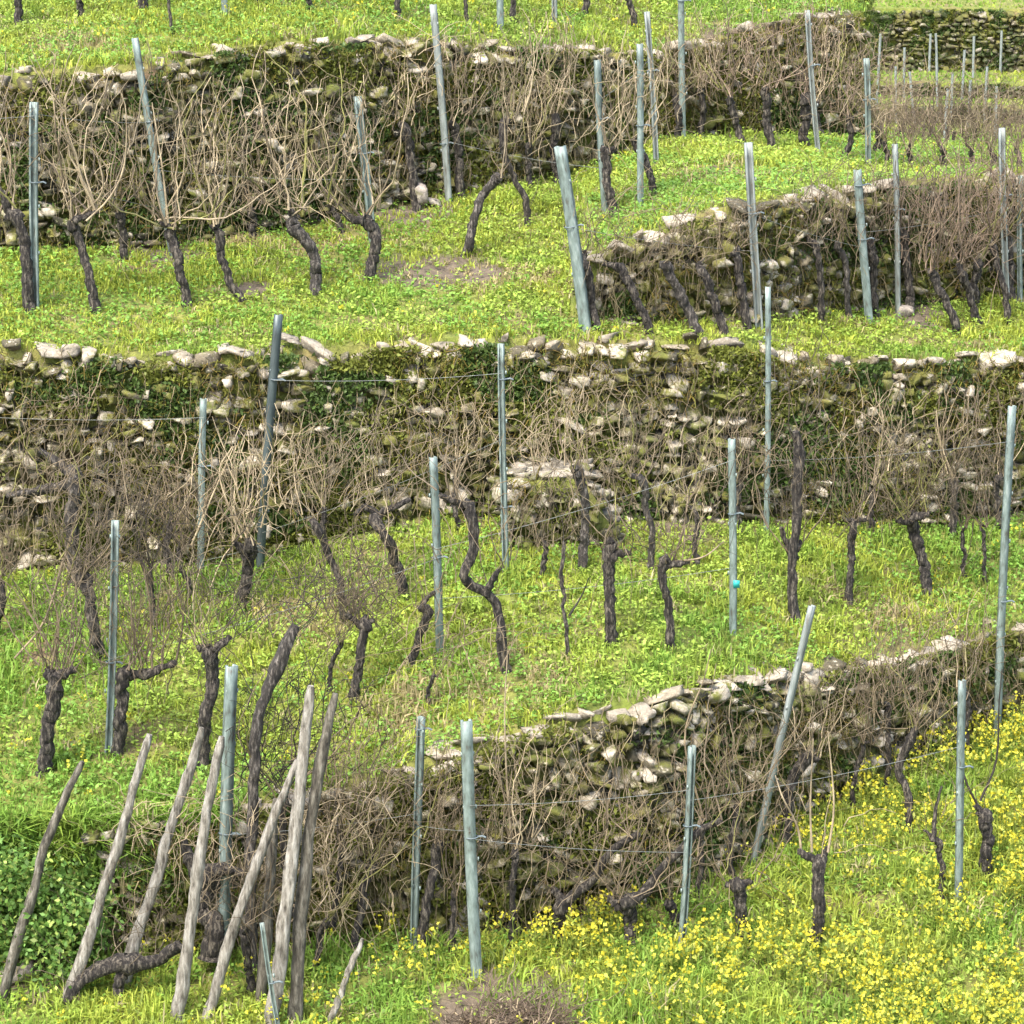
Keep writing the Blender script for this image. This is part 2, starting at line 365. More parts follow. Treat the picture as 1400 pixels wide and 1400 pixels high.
def stone_wall(label, path_fn, a0, a1, cap=(.17, .095), bare=None, leaf=.02, sz=(.07, .21), hz=(.06, .115), ivy=1.0, straw=1.0, pale=.2, mt='stone', moss_n=1.0, depth=.22):
    """path_fn(a) -> y, z_base, z_top of the wall at azimuth a"""
    aa = np.linspace(a0, a1, 400); yy, zb, zt = path_fn(aa)
    P = np.stack([aa*yy, yy], -1); s = np.concatenate([[0], np.cumsum(np.linalg.norm(np.diff(P, axis=0), axis=1))])
    L = s[-1]
    def q(t): return [np.interp(t, s, c) for c in (P[:, 0], P[:, 1], zb, zt)]
    mid = q(L/2); loc = np.array([mid[0], mid[1], mid[2]])
    root = empty('stone_wall', loc, label, 'stone wall', 'dry stone terrace walls')
    body, cope = Stones(), Stones()
    def yaw(t):
        a_, b_ = q(max(t-.1, 0)), q(min(t+.1, L)); return math.atan2(b_[1]-a_[1], b_[0]-a_[0])
    t = 0
    while t < L:
        wd = rng.uniform(.4, 1.5)*cap[0]*(1.45 if rng.random() < .12 else 1); hh = cap[1]*rng.uniform(.6, 1.35); x, y, b_, tp = q(t+wd/2)
        if tp-b_ > .1 and not (bare and x/y < bare) and rng.random() > .03:
            pale_c = PAL[0]*rng.uniform(.5, 1.08) if rng.random() < .78 else PAL[rng.integers(1, 4)]
            cope.add((x, y+.05+rng.normal(0, .05), tp-hh*.42+rng.normal(0, .03)), (wd*1.08, depth*rng.uniform(.9, 1.6), hh), yaw(t), pale_c*np.array([1, .985, .96]))
        t += wd*.97
    r0 = cap[1]*.75; row = 0
    while r0 < 2.6:
        hh = rng.uniform(*hz); t = -rng.uniform(0, .2); ph = rng.uniform(0, 6)
        while t < L:
            wd = rng.uniform(*sz)*(1 if rng.random() > .12 else 1.5); x, y, b_, tp = q(np.clip(t+wd/2, 0, L))
            z = tp-r0-hh/2+.035*math.sin(t*3.1+ph)+rng.normal(0, .02)
            if z > b_-.12 and tp-b_ > .12:
                cc = PAL[rng.choice(8, p=PWT)] if rng.random() > pale else PAL[0]*1.15
                h2 = hh*rng.uniform(.75, 1.3)
                body.add((x, y-.03-.10*(tp-z)*.3+rng.normal(0, .042), z), (wd*.98, depth*rng.uniform(.8, 1.3), h2*.96), yaw(np.clip(t, 0, L)), cc*rng.uniform(.75, 1.2))
            t += wd*.96
        r0 += hh*.93; row += 1
    body.build('masonry', M[mt], root, loc)
    if cope.V: cope.build('coping', M['coping'] if mt == 'stone' else M[mt], root, loc)
    # moss and small leaves that grow on the face
    area = float(np.mean(zt-zb)*L)
    def face(n, top_bias=0, off=.14):
        t = rng.uniform(0, L, n); h = rng.random(n)
        x, y, b_, tp = q(t); z = b_+(tp-b_)*h
        return np.stack([x, y-off-.03*(tp-z)+rng.normal(0, .03, n), z], -1), t, h
    n = int(2300*area*ivy)
    if n:
        C, t, h = face(n*3, off=.13); m_ = fbm(t*2.3+11, C[:, 2]*2.3+5)+rng.normal(0, .05, len(t)) > .54
        C = C[m_]; g_ = rng.random((len(C), 1)); cols = np.where(fbm(C[:, 0]*1.3, C[:, 2]*1.7+3)[:, None] > .5, np.array([[.07, .11, .024]]), np.array([[.145, .16, .028]]))*(0.6+g_*.9)
        leaf_cloud('ivy', C, None, leaf, cols, M['leaf'], root, loc)
    n = int(170*area*straw)
    if n:
        C, t, h = face(n, off=.15); up = rng.random(n) < .35
        d = np.stack([rng.normal(0, .25, n), rng.uniform(-.35, -.05, n), np.where(up, .8, -.9)], -1)
        cols = np.array([.27, .22, .12])*rng.uniform(.35, 1.25, (n, 1))*np.array([[1, 1, 1]])
        strands('dry_grass', C, rng.uniform(.10, .34, n), d, np.stack([rng.normal(0, .2, n), rng.normal(0, .1, n), -rng.uniform(0, .4, n)], -1), rng.uniform(.0025, .006, n), cols, M['straw'], root, loc)
    n = int(500*area*moss_n)
    if n:
        C, t, h = face(n*2, off=.15); m_ = fbm(t*1.6+31, C[:, 2]*1.6+15)+rng.normal(0, .06, len(t)) > .53; C = C[m_]; n = len(C)
        d = np.stack([rng.normal(0, .5, n), rng.uniform(-.8, -.1, n), rng.normal(0, .6, n)], -1)
        cols = np.where(rng.random((n, 1)) < .6, np.array([[.17, .165, .03]]), np.array([[.21, .15, .035]]))*rng.uniform(.5, 1.3, (n, 1))
        strands('moss', C, rng.uniform(.03, .09, n), d, np.zeros((n, 3)), rng.uniform(.003, .006, n), cols, M['moss'], root, loc, seg=3)
    return root
def path(Y, kb, kt):
    def f(a): 
        kk = knots(a); return kk[kb][0], kk[kb][1], kk[kt][1]
    return f
A_of = lambda u, v: ray(u, v)[0]/ray(u, v)[1]
stone_wall('dry stone terrace wall at the bottom, below the leafless vines and yellow flowers', path(Cy, 2, 3), A_of(120, 1200), A_of(1530, 900), bare=A_of(330, 1100), ivy=1.5, straw=1.0)
stone_wall('long middle dry stone wall with white stones along its straight top edge', path(By, 4, 5), A_of(-120, 600), A_of(1530, 600), pale=.36, ivy=2.0, straw=.6, moss_n=1.3)
stone_wall('short dry stone wall at right that starts beside the thick leaning post', path(Dy, 6, 7), A_of(797, 400), A_of(1530, 400), cap=(.17, .10), ivy=1.0, straw=1.2)
stone_wall('upper dry stone wall hung with pale dry canes below the top grass', path(Ay, 8, 9), A_of(-120, 200), A_of(1186, 100), ivy=1.5, straw=1.1, pale=.16)

# low stone ramp standing against the middle wall
def ramp_path(a):
    n = np.shape(a); y = 24.85+0*a
    u = np.interp(a, [A_of(690, 700), A_of(845, 700)], [690, 845])
    top = at(700, 648, 24.85)[2]-np.clip((u-800)/45, 0, 1)*.45
    b_ = height(a*y, y)-.05
    return y, b_, top
rt = stone_wall('low stone ramp jutting from the foot of the middle wall behind pale post', ramp_path, A_of(692, 700), A_of(842, 700), cap=(.26, .09), bare=9., ivy=.6, straw=1.3, moss_n=1.6)
rt.name = 'stone_ramp'; rt['category'] = 'stone ramp'; del rt['group']
x0, x1 = A_of(694, 700)*24.9, A_of(835, 700)*24.9
zt_ = at(700, 652, 24.85)[2]
Vr, Fr = [], []
for xx, dz in ((x0, 0), (A_of(800, 700)*24.9, -.02), (x1, -.42)):
    for yv in (24.86, 25.2, 25.52):
        Vr.append((xx, yv, zt_-.03+dz))
    for yv in (24.86, 25.52): Vr.append((xx, yv, zt_-1.0))
for c in range(2):
    o_ = c*5; p_ = o_+5
    Fr += [(o_, p_, p_+1, o_+1), (o_+1, p_+1, p_+2, o_+2), (o_+3, p_+3, p_, o_), (o_+2, p_+2, p_+4, o_+4)]
Fr += [(0, 1, 4, 3), (1, 2, 4, 4), (10, 13, 14, 11), (11, 14, 12, 12)]
Fr3 = [f for f in Fr if len(set(f)) == 4]
build('soil_fill', [(np.array(Vr)-np.array(rt.location), np.array(Fr3))], M['soil'], rt)
bs = Stones(); lo = np.array(rt.location)
for _ in range(50):
    xx = rng.uniform(x0, x1); f_ = np.clip((xx-A_of(800, 700)*24.9)/.22, 0, 1)
    bs.add((xx, rng.uniform(24.9, 25.45), zt_-.02-.42*f_+rng.normal(0, .012)), (rng.uniform(.1, .24), rng.uniform(.1, .2), .07), rng.uniform(-.5, .5), PAL[0]*rng.uniform(.35, .9))
bs.build('paving', M['coping'], rt, lo)

# loose pale stones at the foot of the upper wall, beside a slab
for (u, v, w_, h_, lab) in ((574, 205, .13, .26, 'pale upright stone leaning at the foot of the upper wall'),
                            (588, 250, .22, .08, 'flat pale stone lying in grass below the upper wall'),
                            (1240, 412, .2, .1, 'pinkish stone lying at the foot of the short right wall'),
                            (30, 1335, .34, .13, 'pinkish flat stone lying in the grass at bottom left')):
    p = hit(u, v); st = Stones(); st.add(p+np.array([0, 0, h_*.4]), (w_, .14, h_), .2, np.array([.34, .29, .24]))
    o = st.build('loose_stone', M['coping'], None, p); o.location = p; tag(o, lab, 'stone', 'loose stones on the terraces')

# ------------------------------------------------------------------ grass, weeds and flowers
def scatter(n, y0=19.3, y1=35.5, amax=.19):
    y = np.sqrt(rng.uniform(y0**2, y1**2, n)); a = rng.uniform(-amax, amax, n); x = a*y
    k = knots(a); ok = np.ones(n, bool); terr = np.zeros(n, int)
    for kb, lo_, hi_ in ((2, .24, .02), (4, .24, .03), (8, .22, .03)):
        d = y-k[kb][0]; ok &= ~((a > (A_of(125, 1200) if kb == 2 else -9)) & (d > -lo_) & (d < hi_) & (k[kb+1][1]-k[kb][1] > .15)); terr += d > 0
    d = y-k[6][0]; ok &= ~((d > -.2) & (d < .1) & (k[7][1]-k[6][1] > .1))
    ok &= ~((y > 24.7) & (y < 25.5) & (x > x0) & (x < x1))
    ok &= ~(rng.random(n) < soil_mask(x, y)*.68)
    return x[ok], y[ok], terr[ok]
def clumps(x, y, terr, per, hgt, wid, spread, colf, lean=.45, z=None):
    n = len(x); N = n*per
    X = np.repeat(x, per)+rng.normal(0, spread, N); Y = np.repeat(y, per)+rng.normal(0, spread, N)
    Z = np.repeat(height(x, y) if z is None else z, per)-.015
    h = np.repeat(hgt, per)*rng.uniform(.55, 1.25, N); th = rng.uniform(0, 2*np.pi, N); ln = np.abs(rng.normal(0, lean, N))
    d = np.stack([np.cos(th), np.sin(th), 0*th], -1); sd = np.stack([-np.sin(th+rng.normal(0, .6, N)), np.cos(th), 0*th], -1)
    B = np.stack([X, Y, Z], -1); up = np.array([0, 0, 1.])
    Mi = B+(up*.6+d*ln[:, None]*.35)*h[:, None]; Ti = B+(up*(1-.35*np.minimum(ln, 1.2))[:, None]+d*ln[:, None])*h[:, None]
    w_ = (wid*rng.uniform(.7, 1.4, N))[:, None]
    V = np.stack([B-sd*w_*.5, B+sd*w_*.5, Mi+sd*w_*.5, Mi-sd*w_*.5, Ti+sd*w_*.08, Ti-sd*w_*.08], 1).reshape(-1, 3)
    o = (np.arange(N)*6)[:, None, None]
    F = (np.array([[0, 1, 2, 3], [3, 2, 4, 5]])[None]+o).reshape(-1, 4)
    c = np.repeat(colf, per, 0)*rng.uniform(.75, 1.25, (N, 1)); return V, F, np.repeat(c, 6, 0)
YG, GR, DR, OL = np.array([.385, .44, .065]), np.array([.22, .355, .055]), np.array([.42, .36, .19]), np.array([.20, .25, .05])
DRYP = [(hit(u, v), rx, ry) for u, v, rx, ry in ((700, 925, .5, .22), (1200, 845, .6, .16), (975, 238, .5, .2), (640, 378, .8, .2), (1230, 462, .8, .1), (330, 300, .9, .12), (560, 960, .4, .2), (420, 850, .5, .2), (90, 60, .5, .2))]
def dry_mask(x, y):
    m_ = 0*x
    for p, rx, ry in DRYP:
        e = np.sqrt(((x-p[0])/(rx+.01))**2+((y-p[1])/(ry*2.4+.01))**2)+1.0*(fbm(x*4+9, y*4)-.5); m_ = np.maximum(m_, np.clip((1.15-e)*1.6, 0, 1))
    return m_
def grass_col(x, y, te=None):
    n = len(x); bias = 0 if te is None else np.array([.0, .01, -.11, -.07])[te]
    f = np.clip((bias+.6*fbm(x*.8+3, y*.8)+.4*fbm(x*3.3+30, y*3.3)-.40)/.20, 0, 1)[:, None]
    c = YG*(1-f)+GR*f
    c = np.where(rng.random((n, 1)) < .02+.35*np.clip(fbm(x*1.9+50, y*1.9+21)-.52, 0, 1)[:, None]*3, DR, c); c = np.where(rng.random((n, 1)) < .15, OL, c)
    if te is not None: c = np.where(rng.random((n, 1)) < .75*dry_mask(x, y)[:, None], DR*np.array([1, .97, .9]), c)
    return c*rng.uniform(.75, 1.2, (n, 1))
x, y, te = scatter(56000)
dens = fbm(x*2.4+40, y*2.4); kp = rng.random(len(x)) < np.clip(.55+1.2*(dens-.4), .3, 1); x, y, te, dens = x[kp], y[kp], te[kp], dens[kp]
hg = np.array([.13, .085, .072, .085])[te]*(.4+1.1*dens)*(1+.7*np.clip(fbm(x*1.3+90, y*1.3+4)-.56, 0, 1)*6*(rng.random(len(x)) < .5))
V, F, c = clumps(x, y, te, 9, hg, .011, .04, grass_col(x, y, te), .7)
# the grown-over bank at the left end of the lower wall
n = 3600; ab = rng.uniform(A_of(-160, 1200), A_of(330, 1200), n); kk = knots(ab); tb = rng.random(n)**.6
keep = (ab < A_of(140, 1200)) | (rng.random(n) < .35*tb); ab, tb = ab[keep], tb[keep]; kk = knots(ab)
yb = kk[2][0]-.05-.08*(1-tb); xb = ab*yb; zb_ = kk[2][1]+(kk[3][1]-kk[2][1])*tb
Vb, Fb, cb = clumps(xb, yb, None, 9, np.full(len(xb), .13), .012, .04, grass_col(xb, yb), 1.0, z=zb_)
n = 5000; ys = rng.uniform(33.1, 52, n); ts = rng.random(n); as_ = A_of(1181, 0)+(A_of(1189, 0)-A_of(1181, 0))*ts; xs_ = as_*ys
Vc, Fc, cc_ = clumps(xs_, ys, None, 5, np.full(n, .09), .03, .03, OL*rng.uniform(.5, 1.1, (n, 1)), .9, z=height(as_*ys, ys))
Vb, Fb, cb = np.concatenate([Vb, Vc]), np.concatenate([Fb, Fc+len(Vb)]), np.concatenate([cb, cc_])
V, F, c = np.concatenate([V, Vb]), np.concatenate([F, Fb+len(V)]), np.concatenate([c, cb])
o = build('grass', [(V, F)], M['grass'], tint=c); o['kind'] = 'stuff'; o['label'] = 'short yellow green spring grass covering the terraces'; o['category'] = 'grass'
# broad-leaved weeds: low rosettes of rounded leaves
x, y, te = scatter(30000); n = len(x); per = 6
N = n*per; cx, cy = np.repeat(x, per)+rng.normal(0, .03, N), np.repeat(y, per)+rng.normal(0, .03, N)
Cw = np.stack([cx, cy, np.repeat(height(x, y), per)+rng.uniform(.01, .085, N)], -1)
gc = np.where(fbm(x*.9+9, y*.9+2)[:, None] > .5, np.array([[.20, .35, .055]]), np.array([[.31, .42, .065]]))*rng.uniform(.65, 1.2, (n, 1))
d1 = rng.normal(size=(N, 3))*np.array([1, 1, .45]); d1 /= np.linalg.norm(d1, axis=1, keepdims=True)
d2 = np.cross(d1, rng.normal(size=(N, 3))*.35+np.array([0, 0, 1])); d2 /= np.linalg.norm(d2, axis=1, keepdims=True)
s = (.017*rng.uniform(.6, 1.5, N))[:, None]
V = np.stack([Cw-d1*s, Cw+d2*s*.6, Cw+d1*s, Cw-d2*s*.6], 1).reshape(-1, 3)
o = build('weeds', [(V, np.arange(4*N).reshape(-1, 4))], M['leaf'], tint=np.repeat(np.repeat(gc, per, 0)*rng.uniform(.8, 1.2, (N, 1)), 4, 0)); o['kind'] = 'stuff'
o['label'] = 'low broad leaved weeds among the grass'; o['category'] = 'weeds'
# yellow flowers, tall and dense at the bottom right
x, y, te = scatter(46000, 19.3, 34)
u_ = 700+x/(y*CP-height(x, y)*SP)*FPX
pr = np.where(te == 0, np.interp(u_, [100, 450, 620, 900, 1100], [.03, .10, .34, .60, .80]), np.where(te == 1, np.interp(u_, [150, 420, 1000, 1400], [.035, .006, .004, .03]), np.where(te == 2, .010, .03)))
pr = pr*np.clip((fbm(x*1.5+70, y*1.5+8)-.36)*5, .06, 1.5)*np.clip((fbm(x*5+7, y*5+88)-.33)*5, .15, 1.3)
kp = rng.random(len(x)) < pr; x, y, te = x[kp], y[kp], te[kp]; n = len(x)
H = np.array([.25, .12, .08, .10])[te]*rng.uniform(.5, 1.25, n); base = np.stack([x, y, height(x, y)], -1)
dirn = np.stack([rng.normal(0, .15, n), rng.normal(0, .15, n), np.ones(n)], -1)
per = 7; top = base+dirn*H[:, None]
Cf = np.repeat(top, per, 0)+rng.normal(0, 1, (n*per, 3))*np.array([.017, .017, .022])
fc = np.where(rng.random((n*per, 1)) < .8, np.array([[.58, .515, .045]]), np.array([[.50, .52, .08]]))*rng.uniform(.75, 1.2, (n*per, 1))
N = n*per; d1 = rng.normal(size=(N, 3)); d1 /= np.linalg.norm(d1, axis=1, keepdims=True); d2 = np.cross(d1, rng.normal(size=(N, 3))); d2 /= np.linalg.norm(d2, axis=1, keepdims=True)
s = (.0105*rng.uniform(.4, 1.7, N))[:, None]
Vp = np.stack([Cf-d1*s, Cf+d2*s, Cf+d1*s, Cf-d2*s], 1).reshape(-1, 3); Fp = np.arange(4*N).reshape(-1, 4)
# stems and stem leaves
t = np.linspace(0, 1, 3)[None, :, None]; Ps = base[:, None]+dirn[:, None]*H[:, None, None]*t
(Vs, Fs), = tubes(Ps, np.full((n, 3), .0028), 3)[0]
pl = 6; N2 = n*pl; fr = rng.uniform(.05, .8, (N2, 1)); Cl = np.repeat(base, pl, 0)+np.repeat(dirn*H[:, None], pl, 0)*fr
th = rng.uniform(0, 2*np.pi, N2); out_ = np.stack([np.cos(th), np.sin(th), rng.uniform(.2, .9, N2)], -1); sd = np.stack([-np.sin(th), np.cos(th), 0*th], -1)
ls = (np.repeat(H, pl)*.19)[:, None]
Vl = np.stack([Cl, Cl+out_*ls*.55+sd*ls*.2, Cl+out_*ls, Cl+out_*ls*.55-sd*ls*.2], 1).reshape(-1, 3)
lc = np.where(rng.random((N2, 1)) < .55, np.array([[.27, .35, .06]]), np.array([[.36, .38, .07]]))*rng.uniform(.7, 1.2, (N2, 1))
tint = np.concatenate([np.repeat(fc, 4, 0), np.repeat(np.array([[.22, .28, .05]]), len(Vs), 0), np.repeat(lc, 4, 0)])
o = build('flowers', [(Vp, Fp), (Vs, Fs), (Vl, np.arange(4*N2).reshape(-1, 4))], M['leaf'], tint=tint); o['kind'] = 'stuff'
o['label'] = 'yellow flowering weeds, thickest at the bottom right'; o['category'] = 'flowers'
# far hillside grass
n = 26000; x = rng.uniform(4, 26, n); y = rng.uniform(83, 106, n)
okf = np.ones(n, bool)
for q in (92.03, 94.03, 97.03): okf &= np.abs(y-q) > .2
x, y = x[okf], y[okf]; n = len(x); zf = far_height(x, y)
th = rng.uniform(0, 6.28, n); w_ = .05; hh = rng.uniform(.03, .10, n)
B = np.stack([x, y, zf], -1); sd = np.stack([np.cos(th), np.sin(th), 0*th], -1); upv = np.stack([rng.normal(0, .3, n), rng.normal(0, .3, n), np.ones(n)], -1)*hh[:, None]
V = np.stack([B-sd*w_, B+sd*w_, B+sd*w_*.4+upv, B-sd*w_*.4+upv], 1).reshape(-1, 3)
o = build('far_grass', [(V, np.arange(4*n).reshape(-1, 4))], M['grass'], tint=np.repeat(grass_col(x*.3, y*.3), 4, 0)); o['kind'] = 'stuff'
o['label'] = 'grass strips on the far terraces at upper right'; o['category'] = 'grass'

# ------------------------------------------------------------------ far walls
DARK[0] = .75
for (yy, tall, lab, kw) in ((92.0, 0, 'lowest dark wall on the far terraces at upper right', dict(bare=9.)), (94.0, 1, 'narrow dark far wall between two yellow grass strips', dict(bare=9.)),
                            (97.0, 2, 'tall far dark stone wall along the top right edge', dict(bare=9.))):
    def fp(a, yy=yy):
        y = yy+0*a; x = a*yy; return y, far_height(x, y-.1)-.1, far_height(x, y+.12)
    stone_wall(lab, fp, A_of(1020, 60), A_of(1520, 60), sz=(.16, .36), hz=(.11, .2), leaf=.05, pale=.05, ivy=.45, straw=.25, moss_n=.15, mt='stone_far', depth=.35, **kw)

DARK[0] = 1.
# ------------------------------------------------------------------ posts
def upx(px, y): return px*y/FPX*.92
def post(label, top, base, wpx=11, mt='post', clips=(.62,), white=(), name='vineyard_post', yaw=None, grp='metal vineyard posts', tagz=None):
    p = hit(*base); q = at(*top, p[1]); v = Vector(q-p); L = v.length+.15
    w = max(upx(wpx, p[1])*.92, .03)
    root = empty(name, p, label, 'post', grp)
    d = w*.62; t = max(w*.1, .004); l = w*.24                      # folded sheet C-profile, open towards the camera or away
    prof = np.array([(-l, -d/2), (-w/2, -d/2), (-w/2, d/2), (w/2, d/2), (w/2, -d/2), (l, -d/2), (l, -d/2+t), (w/2-t, -d/2+t), (w/2-t, d/2-t), (-w/2+t, d/2-t), (-w/2+t, -d/2+t), (-l, -d/2+t)])
    ya = rng.choice([0, math.pi])+rng.normal(0, .35) if yaw is None else yaw
    cs, sn = math.cos(ya), math.sin(ya); prof = prof@np.array([[cs, sn], [-sn, cs]])
    nz = 15; zz = np.linspace(-.15, L-.15, nz); k_ = len(prof)
    bend = .012*np.sin(np.linspace(0, 3, nz)+rng.uniform(0, 6))
    V = np.array([[(x_+bend[i_], y_, z_) for x_, y_ in prof] for i_, z_ in enumerate(zz)]).reshape(-1, 3)
    i, j = np.meshgrid(np.arange(nz-1), np.arange(k_), indexing='ij'); j2 = (j+1) % k_
    F = np.stack([i*k_+j, i*k_+j2, (i+1)*k_+j2, (i+1)*k_+j], -1).reshape(-1, 4)
    qd = np.array([[0, 1, 10, 11], [1, 2, 9, 10], [2, 3, 8, 9], [3, 4, 7, 8], [4, 5, 6, 7]])
    caps = np.concatenate([qd+(nz-1)*k_, qd[:, ::-1]])
    rotq = Vector((0, 0, 1)).rotation_difference(v)
    sh = build('shaft', [(V, np.concatenate([F, caps]))], M[mt], root); sh.rotation_mode = 'QUATERNION'; sh.rotation_quaternion = rotq
    # small wire hooks punched out of the edges
    def box(c, s):
        c, s = np.array(c), np.array(s)/2
        Vb = np.array([(a, b, e) for a in (-1, 1) for b in (-1, 1) for e in (-1, 1)])*s+c
        return (Vb, np.array([[0, 1, 3, 2], [4, 6, 7, 5], [0, 4, 5, 1], [2, 3, 7, 6], [0, 2, 6, 4], [1, 5, 7, 3]]))
    hm = None
    for zq in np.arange(.5, L-.25, .4):
        for sx in (-1, 1):
            if hm is None: h = build('wire_hook', [box((0, 0, 0), (.012, .014, .03))], M[mt], root); hm = h.data
            else: h = bpy.data.objects.new('wire_hook', hm); COL.objects.link(h); h.parent = root
            h.rotation_mode = 'QUATERNION'; h.rotation_quaternion = rotq
            h.location = rotq @ Vector((sx*(w/2+.004)*cs, sx*(w/2+.004)*sn, zq))
    for c_, m_, s_ in [(c_, 'clip', 1) for c_ in clips]+[(c_, 'clip_white', .8) for c_ in white]:
        r_ = max(w, d)*.62; th = np.linspace(0, 2*np.pi, 13)
        Pc = np.stack([np.cos(th)*r_, np.sin(th)*r_*.8, c_*(L-.15)+0*th], -1)[None]
        prt = flat(tube_parts(Pc, np.full((1, 13), .006*s_), 5)); tail = np.array([[(r_, 0, c_*(L-.15)), (r_+.03, -.01, c_*(L-.15)+.008), (r_+.055, -.01, c_*(L-.15)-.004)]])
        prt += flat(tube_parts(tail, np.full((1, 3), .008*s_), 5))
        o = build('wire_clip', prt, M[m_], root); o.rotation_mode = 'QUATERNION'; o.rotation_quaternion = rotq
    if tagz:
        o = build('tag', [box((.035, -d/2-.01, tagz*L), (.05, .008, .06))], M['tag_teal'], root); o.rotation_mode = 'QUATERNION'; o.rotation_quaternion = rotq
    return p, q
PO = {}
PO[1] = post('upright teal grey post at the left edge in front of the upper wall', (48, 140), (47, 425), 13)
PO[2] = post('leaning grey post standing above the upper wall\'s left half, with vine at its foot', (185, 52), (236, 335), 10)
PO[3] = post('short leaning post rising from the low bent vine in front of upper wall', (490, 132), (508, 335), 12)
PO[4] = post('tall slender post leaning at the foot of the upper wall by the pale stone', (592, 6), (613, 258), 10, 'post_pale', clips=(.3,))
PO[5] = post('thick leaning teal post at the left end of the short right wall', (766, 200), (800, 425), 17, clips=(.57,), white=(.57,))
PO[6] = post('straight pale post just left of the dark knobbed vine on upper terrace', (818, 82), (827, 292), 10)
PO[7] = post('grey green post beside the tallest upper post, near the forked dark vine', (873, 60), (877, 282), 10, clips=(.5,))
PO[8] = post('taller pale post rising highest over the right end of upper wall', (885, 16), (896, 228), 8, 'post_pale')
PO[9] = post('pale greyish post standing before the left half of the short right wall', (1025, 195), (1036, 438), 13, 'post_pale')
PO[10] = post('tall thin post in front of the middle wall with its top above the wall', (1050, 392), (1047, 712), 9)
PO[11] = post('thick dark teal post at the centre of the short right wall', (1174, 232), (1187, 442), 13, clips=(.9, .55))
PO[12] = post('thin pale post right of the dark teal post at the short right wall', (1222, 197), (1230, 402), 8, 'post_pale')
PO[13] = post('tall pale post at the right edge among reddish vine canes', (1371, 175), (1377, 372), 10, 'post_pale')
PO[14] = post('grey post at the edge of the spur below the far terraces', (1183, 80), (1188, 228), 9)
PO[15] = post('tall thin post among the reddish vines by the top right', (1104, 14), (1119, 212), 8, 'post_pale')
PO[16] = post('post cut by the right edge behind the reddish vines', (1396, 240), (1397, 372), 8)
PO[17] = post('dark leaning post crossing the left half of the middle wall', (381, 430), (355, 752), 13, 'post_dark', clips=(.75,))
PO[18] = post('short teal post close against the middle wall under a pale branch', (280, 545), (271, 735), 11)
PO[19] = post('teal post beside the T shaped vine at left below the middle wall', (158, 712), (147, 1032), 13, clips=(.4,))
PO[20] = post('teal post in the middle terrace next to the bent twin trunk vine', (590, 625), (603, 897), 12, clips=(.5,))
PO[21] = post('tall straight post at the centre of the middle wall', (687, 470), (690, 787), 10, clips=(.85, .3))
PO[22] = post('teal post carrying a bright teal tag, right of centre', (1002, 600), (1000, 867), 11, tagz=.24)
PO[23] = post('long post at the right edge spanning from middle wall to lower wall', (1385, 555), (1362, 1010), 12, clips=(.42,))
PO[24] = post('pale post leaning strongly right over the lower wall', (1109, 828), (1032, 1160), 13, 'post_pale', clips=())
PO[25] = post('slender teal post left of the thicker post at the lower wall', (574, 980), (568, 1272), 13, clips=(.95,))
PO[26] = post('thick teal post standing before the left half of the lower wall', (637, 985), (653, 1335), 19, clips=(.55,), white=(.55,))
PO[27] = post('pale teal post before the right half of lower wall, leaning slightly right', (947, 1020), (930, 1303), 13)
PO[28] = post('teal post in yellow flowers beside the vine with two upright canes', (1318, 930), (1308, 1238), 12)
PO[29] = post('thick dark teal post rising behind the wooden stakes at lower left', (319, 910), (298, 1215), 19, clips=(.45,), white=(.45,))
PO[30] = post('thin leaning metal rod low among the wooden stakes', (358, 1262), (386, 1425), 8, clips=(.5,))
PO[31] = post('cut off post at the top left above the upper wall', (303, -180), (306, 22), 9)
PO[32] = post('dark teal post cut by the top edge at centre, above the upper wall', (682, -180), (686, 44), 10, clips=())
PO[33] = post('pale post cut by the top edge right of the centre post', (757, -190), (760, 34), 8, 'post_pale', clips=())
PO[34] = post('post at the top edge above the right end of the upper wall', (930, -120), (937, 66), 10)

# weathered wooden stakes, lower left
def stake(label, pts, wpx, ybase, mt='wood'):
    y = ybase; P = [at(u, v, y+.05*i_) for i_, (u, v) in enumerate(pts)]
    P = np.array(P); n = 34; C = spline(P, n); z0 = height(C[:, 0], C[:, 1])
    C += np.cumsum(rng.normal(0, .003, (n, 3)), 0)
    # drive the foot into the ground
    dd = C[0]-C[3]; dd /= np.linalg.norm(dd)
    gz = float(height(C[0][0], C[0][1])); ext = max((C[0][2]-gz)/max(-dd[2], .2)+.15, .05)
    C = np.concatenate([[C[0]+dd*ext, C[0]+dd*ext*.5], C])
    n = len(C); r = upx(wpx, y)/2*.92*np.interp(np.linspace(0, 1, n), [0, .3, .85, .97, 1], [1.15, 1, .8, .66, .42])
    r *= 1+.16*(noise(np.arange(n)*.55, np.full(n, rng.uniform(0, 60)))-.5)
    r *= 1+.07*np.sin(np.linspace(0, 17, n)+rng.uniform(0, 6))
    prt = flat(tube_parts(C[None], r[None], 12))
    V, F = prt[0]; th = np.tile(np.arange(12), n); ph = rng.uniform(0, 6, 12)
    grv = 1-.16*(rng.random(12) < .4)                              # long drying cracks
    cen = np.repeat(C, 12, 0); V = cen+(V-cen)*(grv[th]*rng.normal(1, .055, len(V)))[:, None]; prt[0] = (V, F)
    prt[1] = (np.concatenate([V[-12:], V[:12][::-1]]), np.arange(24).reshape(2, 12))
    loc = C[1]; o = build('wooden_stake', [(a-loc, b) for a, b in prt], M[mt], loc=loc, smooth=True)
    return tag(o, label, 'stake', 'weathered wooden stakes at lower left')
stake('crooked weathered stake furthest left, over the green bush', [(-4, 1400), (12, 1320), (40, 1230), (68, 1140), (115, 1035)], 20, 20.3, 'wood_dark')
